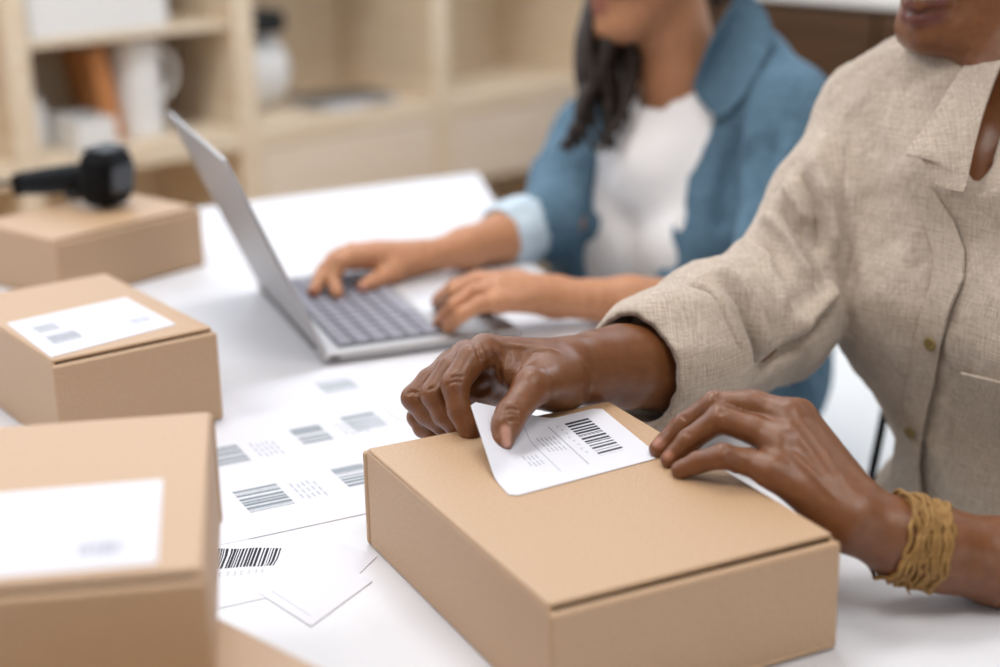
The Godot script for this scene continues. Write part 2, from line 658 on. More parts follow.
var SCULPT_ARM_A = [
	["b", 0.012, 0.0, [0.2095, 0.8089, -1.3249, 0.0385, 0.1322, 0.8195, -1.2549, 0.0349, 0.1322, 0.8195, -1.2549, 0.0349, 0.0965, 0.8301, -1.2236, 0.0324, 0.0965, 0.8301, -1.2236, 0.0324, 0.0742, 0.8384, -1.2031, 0.0263, 0.0742, 0.8384, -1.2031, 0.0263, 0.0575, 0.8437, -1.1859, 0.0212, 0.0541, 0.8513, -1.181, 0.0156, -0.0117, 0.869, -1.154, 0.0118, 0.0561, 0.8465, -1.19, 0.0149, -0.0267, 0.8587, -1.1718, 0.0116, 0.0563, 0.8398, -1.1952, 0.0142, -0.0381, 0.8475, -1.184, 0.011, 0.0563, 0.8328, -1.1961, 0.0135, -0.0435, 0.8344, -1.1935, 0.0095, 0.0423, 0.8437, -1.1608, 0.0177, 0.0084, 0.8515, -1.1496, 0.0129, 0.0362, 0.8492, -1.1593, 0.0169, 0.0362, 0.8492, -1.1593, 0.0169, 0.0302, 0.8416, -1.1675, 0.017, -0.0008, 0.8393, -1.1667, 0.0155, 0.0344, 0.8351, -1.1811, 0.0172, -0.0181, 0.8305, -1.1744, 0.0133, 0.0706, 0.8254, -1.1969, 0.0175, 0.0457, 0.8322, -1.1697, 0.0155, 0.0457, 0.8322, -1.1697, 0.0155, 0.0235, 0.8358, -1.152, 0.0115]],
	["f", 0.004, 0.012, [0.0468, 0.8445, -1.1579, 0.0161, 0.0236, 0.8524, -1.1184, 0.0137, 0.0236, 0.8524, -1.1184, 0.0137, 0.0067, 0.8434, -1.0841, 0.0112, 0.0067, 0.8434, -1.0841, 0.0112, 0.0036, 0.8383, -1.0773, 0.0108, 0.0036, 0.8383, -1.0773, 0.0108, -0.0003, 0.8286, -1.069, 0.0088, 0.0221, 0.8535, -1.1156, 0.0144, 0.0221, 0.8535, -1.1156, 0.0144]],
	["f", 0.003, 0.008, [-0.0117, 0.869, -1.154, 0.0118, -0.0223, 0.8671, -1.1388, 0.0119, -0.0223, 0.8671, -1.1388, 0.0119, -0.0343, 0.8541, -1.1221, 0.0107, -0.0343, 0.8541, -1.1221, 0.0107, -0.031, 0.8363, -1.1144, 0.0095, -0.031, 0.8363, -1.1144, 0.0095, -0.0239, 0.8212, -1.1076, 0.0082]],
	["f", 0.003, 0.008, [-0.0267, 0.8587, -1.1718, 0.0116, -0.0387, 0.8551, -1.1518, 0.0111, -0.0387, 0.8551, -1.1518, 0.0111, -0.0509, 0.841, -1.1379, 0.0104, -0.0509, 0.841, -1.1379, 0.0104, -0.0436, 0.8271, -1.1314, 0.0091, -0.0436, 0.8271, -1.1314, 0.0091, -0.0339, 0.8193, -1.1237, 0.0083]],
	["f", 0.003, 0.008, [-0.0381, 0.8475, -1.184, 0.011, -0.0549, 0.8422, -1.1645, 0.01, -0.0549, 0.8422, -1.1645, 0.01, -0.0672, 0.832, -1.155, 0.0098, -0.0672, 0.832, -1.155, 0.0098, -0.0573, 0.8214, -1.1475, 0.0088, -0.0573, 0.8214, -1.1475, 0.0088, -0.0465, 0.8156, -1.1383, 0.008]],
	["f", 0.003, 0.008, [-0.0435, 0.8344, -1.1935, 0.0095, -0.0574, 0.8243, -1.1756, 0.0086, -0.0574, 0.8243, -1.1756, 0.0086, -0.066, 0.8124, -1.1656, 0.0078, -0.066, 0.8124, -1.1656, 0.0078, -0.0613, 0.8059, -1.1583, 0.0074, -0.0613, 0.8059, -1.1583, 0.0074, -0.0541, 0.8039, -1.1503, 0.0069]]]
var SCULPT_ARM_B = [
	["b", 0.014, 0.0, [0.512, 0.6887, -1.0092, 0.0411, 0.4499, 0.7206, -1.0035, 0.0377, 0.4499, 0.7206, -1.0035, 0.0377, 0.3343, 0.7679, -0.9796, 0.0277, 0.3343, 0.7679, -0.9796, 0.0277, 0.2918, 0.7799, -0.9751, 0.0258, 0.2918, 0.7799, -0.9751, 0.0258, 0.2641, 0.7899, -0.974, 0.0241, 0.2641, 0.7899, -0.974, 0.0241, 0.2355, 0.803, -0.9739, 0.022, 0.2326, 0.81, -0.9929, 0.0162, 0.2082, 0.8507, -1.0476, 0.0105, 0.2312, 0.8111, -0.987, 0.0175, 0.1986, 0.8559, -1.0304, 0.0117, 0.2311, 0.8072, -0.9794, 0.0174, 0.1914, 0.8438, -1.0109, 0.0116, 0.2288, 0.8025, -0.9738, 0.016, 0.1806, 0.8315, -0.9934, 0.0101, 0.2312, 0.8104, -1.0056, 0.015, 0.207, 0.8376, -1.0351, 0.0139]],
	["f", 0.003, 0.009, [0.1986, 0.8559, -1.0304, 0.0117, 0.1745, 0.8608, -1.0445, 0.0105, 0.1745, 0.8608, -1.0445, 0.0105, 0.1497, 0.8596, -1.0515, 0.0093, 0.1497, 0.8596, -1.0515, 0.0093, 0.1299, 0.8416, -1.0608, 0.0082, 0.1299, 0.8416, -1.0608, 0.0082, 0.1142, 0.8241, -1.0655, 0.0072]],
	["f", 0.003, 0.009, [0.1914, 0.8438, -1.0109, 0.0116, 0.1736, 0.8499, -1.0243, 0.0103, 0.1736, 0.8499, -1.0243, 0.0103, 0.151, 0.8546, -1.0348, 0.0097, 0.151, 0.8546, -1.0348, 0.0097, 0.1301, 0.8376, -1.0379, 0.0084, 0.1301, 0.8376, -1.0379, 0.0084, 0.1171, 0.8241, -1.0386, 0.007]],
	["f", 0.003, 0.009, [0.1806, 0.8315, -0.9934, 0.0101, 0.166, 0.8348, -1.0038, 0.0091, 0.166, 0.8348, -1.0038, 0.0091, 0.149, 0.8396, -1.0037, 0.0085, 0.149, 0.8396, -1.0037, 0.0085, 0.1341, 0.8316, -1.0136, 0.0075, 0.1341, 0.8316, -1.0136, 0.0075, 0.1218, 0.8238, -1.0189, 0.0065]],
	["f", 0.003, 0.009, [0.2082, 0.8507, -1.0476, 0.0105, 0.1808, 0.8545, -1.0614, 0.0099, 0.1808, 0.8545, -1.0614, 0.0099, 0.1518, 0.8536, -1.0617, 0.0089, 0.1518, 0.8536, -1.0617, 0.0089, 0.1267, 0.8376, -1.0635, 0.0078, 0.1267, 0.8376, -1.0635, 0.0078, 0.1107, 0.8238, -1.0588, 0.0068]],
	["f", 0.004, 0.012, [0.2274, 0.8066, -1.0096, 0.0137, 0.2082, 0.8199, -1.038, 0.0119, 0.2082, 0.8199, -1.038, 0.0119, 0.1865, 0.8167, -1.0548, 0.01, 0.1865, 0.8167, -1.0548, 0.01, 0.168, 0.8125, -1.0587, 0.0086]]]
var SCULPT_SHIRT_B = [
	["b", 0.05, 0.0, [0.4207, 0.93, -1.4187, 0.094, 0.4241, 0.84, -1.4048, 0.104, 0.4241, 0.84, -1.4048, 0.104, 0.4593, 0.74, -1.3833, 0.088, 0.4593, 0.74, -1.3833, 0.088, 0.4883, 0.655, -1.3647, 0.08, 0.4883, 0.655, -1.3647, 0.08, 0.4809, 0.615, -1.3776, 0.095, 0.4809, 0.615, -1.3776, 0.095, 0.4607, 0.575, -1.4058, 0.118, 0.3826, 0.835, -1.3768, 0.068, 0.3826, 0.835, -1.3768, 0.068, 0.5147, 0.93, -1.3056, 0.094, 0.506, 0.84, -1.3062, 0.104, 0.506, 0.84, -1.3062, 0.104, 0.5053, 0.74, -1.3279, 0.088, 0.5053, 0.74, -1.3279, 0.088, 0.5152, 0.655, -1.3323, 0.088, 0.5152, 0.655, -1.3323, 0.088, 0.5212, 0.615, -1.329, 0.095, 0.5212, 0.615, -1.329, 0.095, 0.5279, 0.575, -1.325, 0.118, 0.4639, 0.835, -1.279, 0.068, 0.4639, 0.835, -1.279, 0.068, 0.4708, 1.02, -1.3808, 0.062, 0.467, 0.95, -1.3768, 0.1, 0.4383, 1.03, -1.419, 0.05, 0.4002, 1.0, -1.4521, 0.056, 0.4002, 1.0, -1.4521, 0.056, 0.3562, 0.9838, -1.4743, 0.054, 0.5023, 1.03, -1.342, 0.05, 0.5757, 0.985, -1.2267, 0.056]],
	["a", 0.03, 0.012, [0.3562, 0.9838, -1.4743, 0.054, 0.3085, 0.9182, -1.4327, 0.0487, 0.3085, 0.9182, -1.4327, 0.0487, 0.2422, 0.8235, -1.3767, 0.0578, 0.2422, 0.8235, -1.3767, 0.0578, 0.1924, 0.8251, -1.33, 0.0577, 0.1924, 0.8251, -1.33, 0.0577, 0.1582, 0.8216, -1.2922, 0.0511]],
	["a", 0.03, 0.03, [0.5757, 0.985, -1.2267, 0.056, 0.5398, 0.8441, -1.121, 0.0477, 0.5398, 0.8441, -1.121, 0.0477, 0.5216, 0.7613, -1.0531, 0.0461]],
	["s", 0.01, 0.004, [0.1713, 0.8158, -1.3009, 0.0412, 0.0875, 0.8303, -1.2111, 0.0433]],
	["s", 0.006, 0.005, [0.4466, 1.0707, -1.3375, 0.0583, 0.4231, 1.0384, -1.3346, 0.0318, 0.4231, 1.0384, -1.3346, 0.0318, 0.4109, 1.0066, -1.3254, 0.0167, 0.4109, 1.0066, -1.3254, 0.0167, 0.4012, 0.9769, -1.3053, 0.01, 0.4012, 0.9769, -1.3053, 0.01, 0.3967, 0.9582, -1.2941, 0.005]],
	["s", 0.006, 0.005, [0.4351, 1.1469, -1.4378, 0.058, 0.4664, 1.03, -1.3617, 0.058, 0.4664, 1.03, -1.3617, 0.058, 0.4635, 0.99, -1.3613, 0.055]]]
var SCULPT_HEAD_B = [
	["b", 0.013, 0.0, [0.4204, 1.2198, -1.4255, 0.092, 0.4358, 1.2028, -1.4384, 0.094, 0.3961, 1.2095, -1.4051, 0.078, 0.3961, 1.2095, -1.4051, 0.078, 0.3746, 1.073, -1.3871, 0.0168, 0.3952, 1.075, -1.3809, 0.018, 0.3952, 1.075, -1.3809, 0.018, 0.459, 1.1297, -1.39, 0.02, 0.3746, 1.073, -1.3871, 0.0168, 0.3721, 1.075, -1.4085, 0.018, 0.3721, 1.075, -1.4085, 0.018, 0.3922, 1.1297, -1.4697, 0.02, 0.3905, 1.1069, -1.4004, 0.031, 0.3916, 1.1527, -1.4014, 0.048, 0.3916, 1.1527, -1.4014, 0.048, 0.3847, 1.207, -1.3956, 0.058, 0.4172, 1.1338, -1.3836, 0.03, 0.3786, 1.1338, -1.4296, 0.03]],
	["a", 0.02, 0.03, [0.4351, 1.1469, -1.4378, 0.055, 0.4664, 1.03, -1.3617, 0.053, 0.4664, 1.03, -1.3617, 0.053, 0.464, 0.98, -1.3617, 0.06, 0.4548, 1.0675, -1.3619, 0.017, 0.4309, 1.0346, -1.3591, 0.017, 0.4309, 1.0346, -1.3591, 0.017, 0.4185, 1.0022, -1.3499, 0.017, 0.4185, 1.0022, -1.3499, 0.017, 0.4087, 0.9718, -1.3297, 0.017, 0.4087, 0.9718, -1.3297, 0.017, 0.4041, 0.9528, -1.3184, 0.017]],
	["s", 0.005, 0.014, [0.3245, 1.176, -1.3856, 0.017, 0.3245, 1.176, -1.3856, 0.017, 0.3643, 1.176, -1.338, 0.017, 0.3643, 1.176, -1.338, 0.017]],
	["a", 0.004, 0.006, [0.3396, 1.1792, -1.3982, 0.0125, 0.3396, 1.1792, -1.3982, 0.0125, 0.3794, 1.1792, -1.3507, 0.0125, 0.3794, 1.1792, -1.3507, 0.0125]],
	["a", 0.006, 0.007, [0.3606, 1.0888, -1.3949, 0.0065, 0.3619, 1.087, -1.3765, 0.008, 0.3619, 1.087, -1.3765, 0.008, 0.3798, 1.0888, -1.3719, 0.0065]],
	["a", 0.006, 0.006, [0.3574, 1.101, -1.3988, 0.0055, 0.3562, 1.099, -1.377, 0.007, 0.3562, 1.099, -1.377, 0.007, 0.3614, 1.099, -1.3708, 0.007, 0.3614, 1.099, -1.3708, 0.007, 0.3831, 1.101, -1.3681, 0.0055]],
	["a", 0.008, 0.012, [0.3523, 1.1747, -1.3684, 0.009, 0.3455, 1.1306, -1.3627, 0.0125, 0.3483, 1.128, -1.3821, 0.009, 0.365, 1.128, -1.3622, 0.009]],
	["a", 0.006, 0.008, [0.382, 1.1584, -1.4951, 0.011, 0.3798, 1.192, -1.4985, 0.014, 0.4822, 1.1584, -1.3755, 0.011, 0.4851, 1.192, -1.3728, 0.014]],
	["s", 0.001, 0.003, [0.3505, 1.0942, -1.4008, 0.002, 0.3547, 1.0918, -1.3704, 0.0024, 0.3547, 1.0918, -1.3704, 0.0024, 0.3839, 1.0942, -1.361, 0.002]]]
var SCULPT_HAIR_B = [
	["b", 0.02, 0.0, [0.4307, 1.2423, -1.4342, 0.092, 0.4471, 1.2053, -1.4479, 0.094, 0.4056, 1.2571, -1.4131, 0.075, 0.4056, 1.2571, -1.4131, 0.075, 0.5171, 1.2356, -1.5065, 0.045, 0.5171, 1.2356, -1.5065, 0.045]]]
var SCULPT_TEE = [
	["b", 0.04, 0.0, [0.1906, 0.8255, -2.0898, 0.08, 0.1872, 0.7455, -2.0789, 0.092, 0.1872, 0.7455, -2.0789, 0.092, 0.2069, 0.6055, -2.0777, 0.088, 0.2069, 0.6055, -2.0777, 0.088, 0.2005, 0.57, -2.0854, 0.104, 0.1529, 0.7355, -2.0402, 0.058, 0.1529, 0.7355, -2.0402, 0.058, 0.2989, 0.8255, -1.9861, 0.08, 0.2882, 0.7455, -1.982, 0.092, 0.2882, 0.7455, -1.982, 0.092, 0.2863, 0.6055, -2.0016, 0.088, 0.2863, 0.6055, -2.0016, 0.088, 0.2944, 0.57, -1.9955, 0.104, 0.251, 0.7355, -1.9461, 0.058, 0.251, 0.7355, -1.9461, 0.058, 0.2099, 0.9055, -2.0884, 0.045, 0.2965, 0.9055, -2.0053, 0.045, 0.211, 0.8955, -2.0462, 0.05, 0.2203, 0.8355, -2.0124, 0.07, 0.2544, 0.8955, -2.0047, 0.05, 0.2203, 0.8355, -2.0124, 0.07]],
	["s", 0.01, 0.006, [0.1995, 1.0966, -2.0198, 0.056, 0.2387, 0.9355, -2.0317, 0.056, 0.2387, 0.9355, -2.0317, 0.056, 0.2331, 0.8805, -2.0258, 0.056]]]
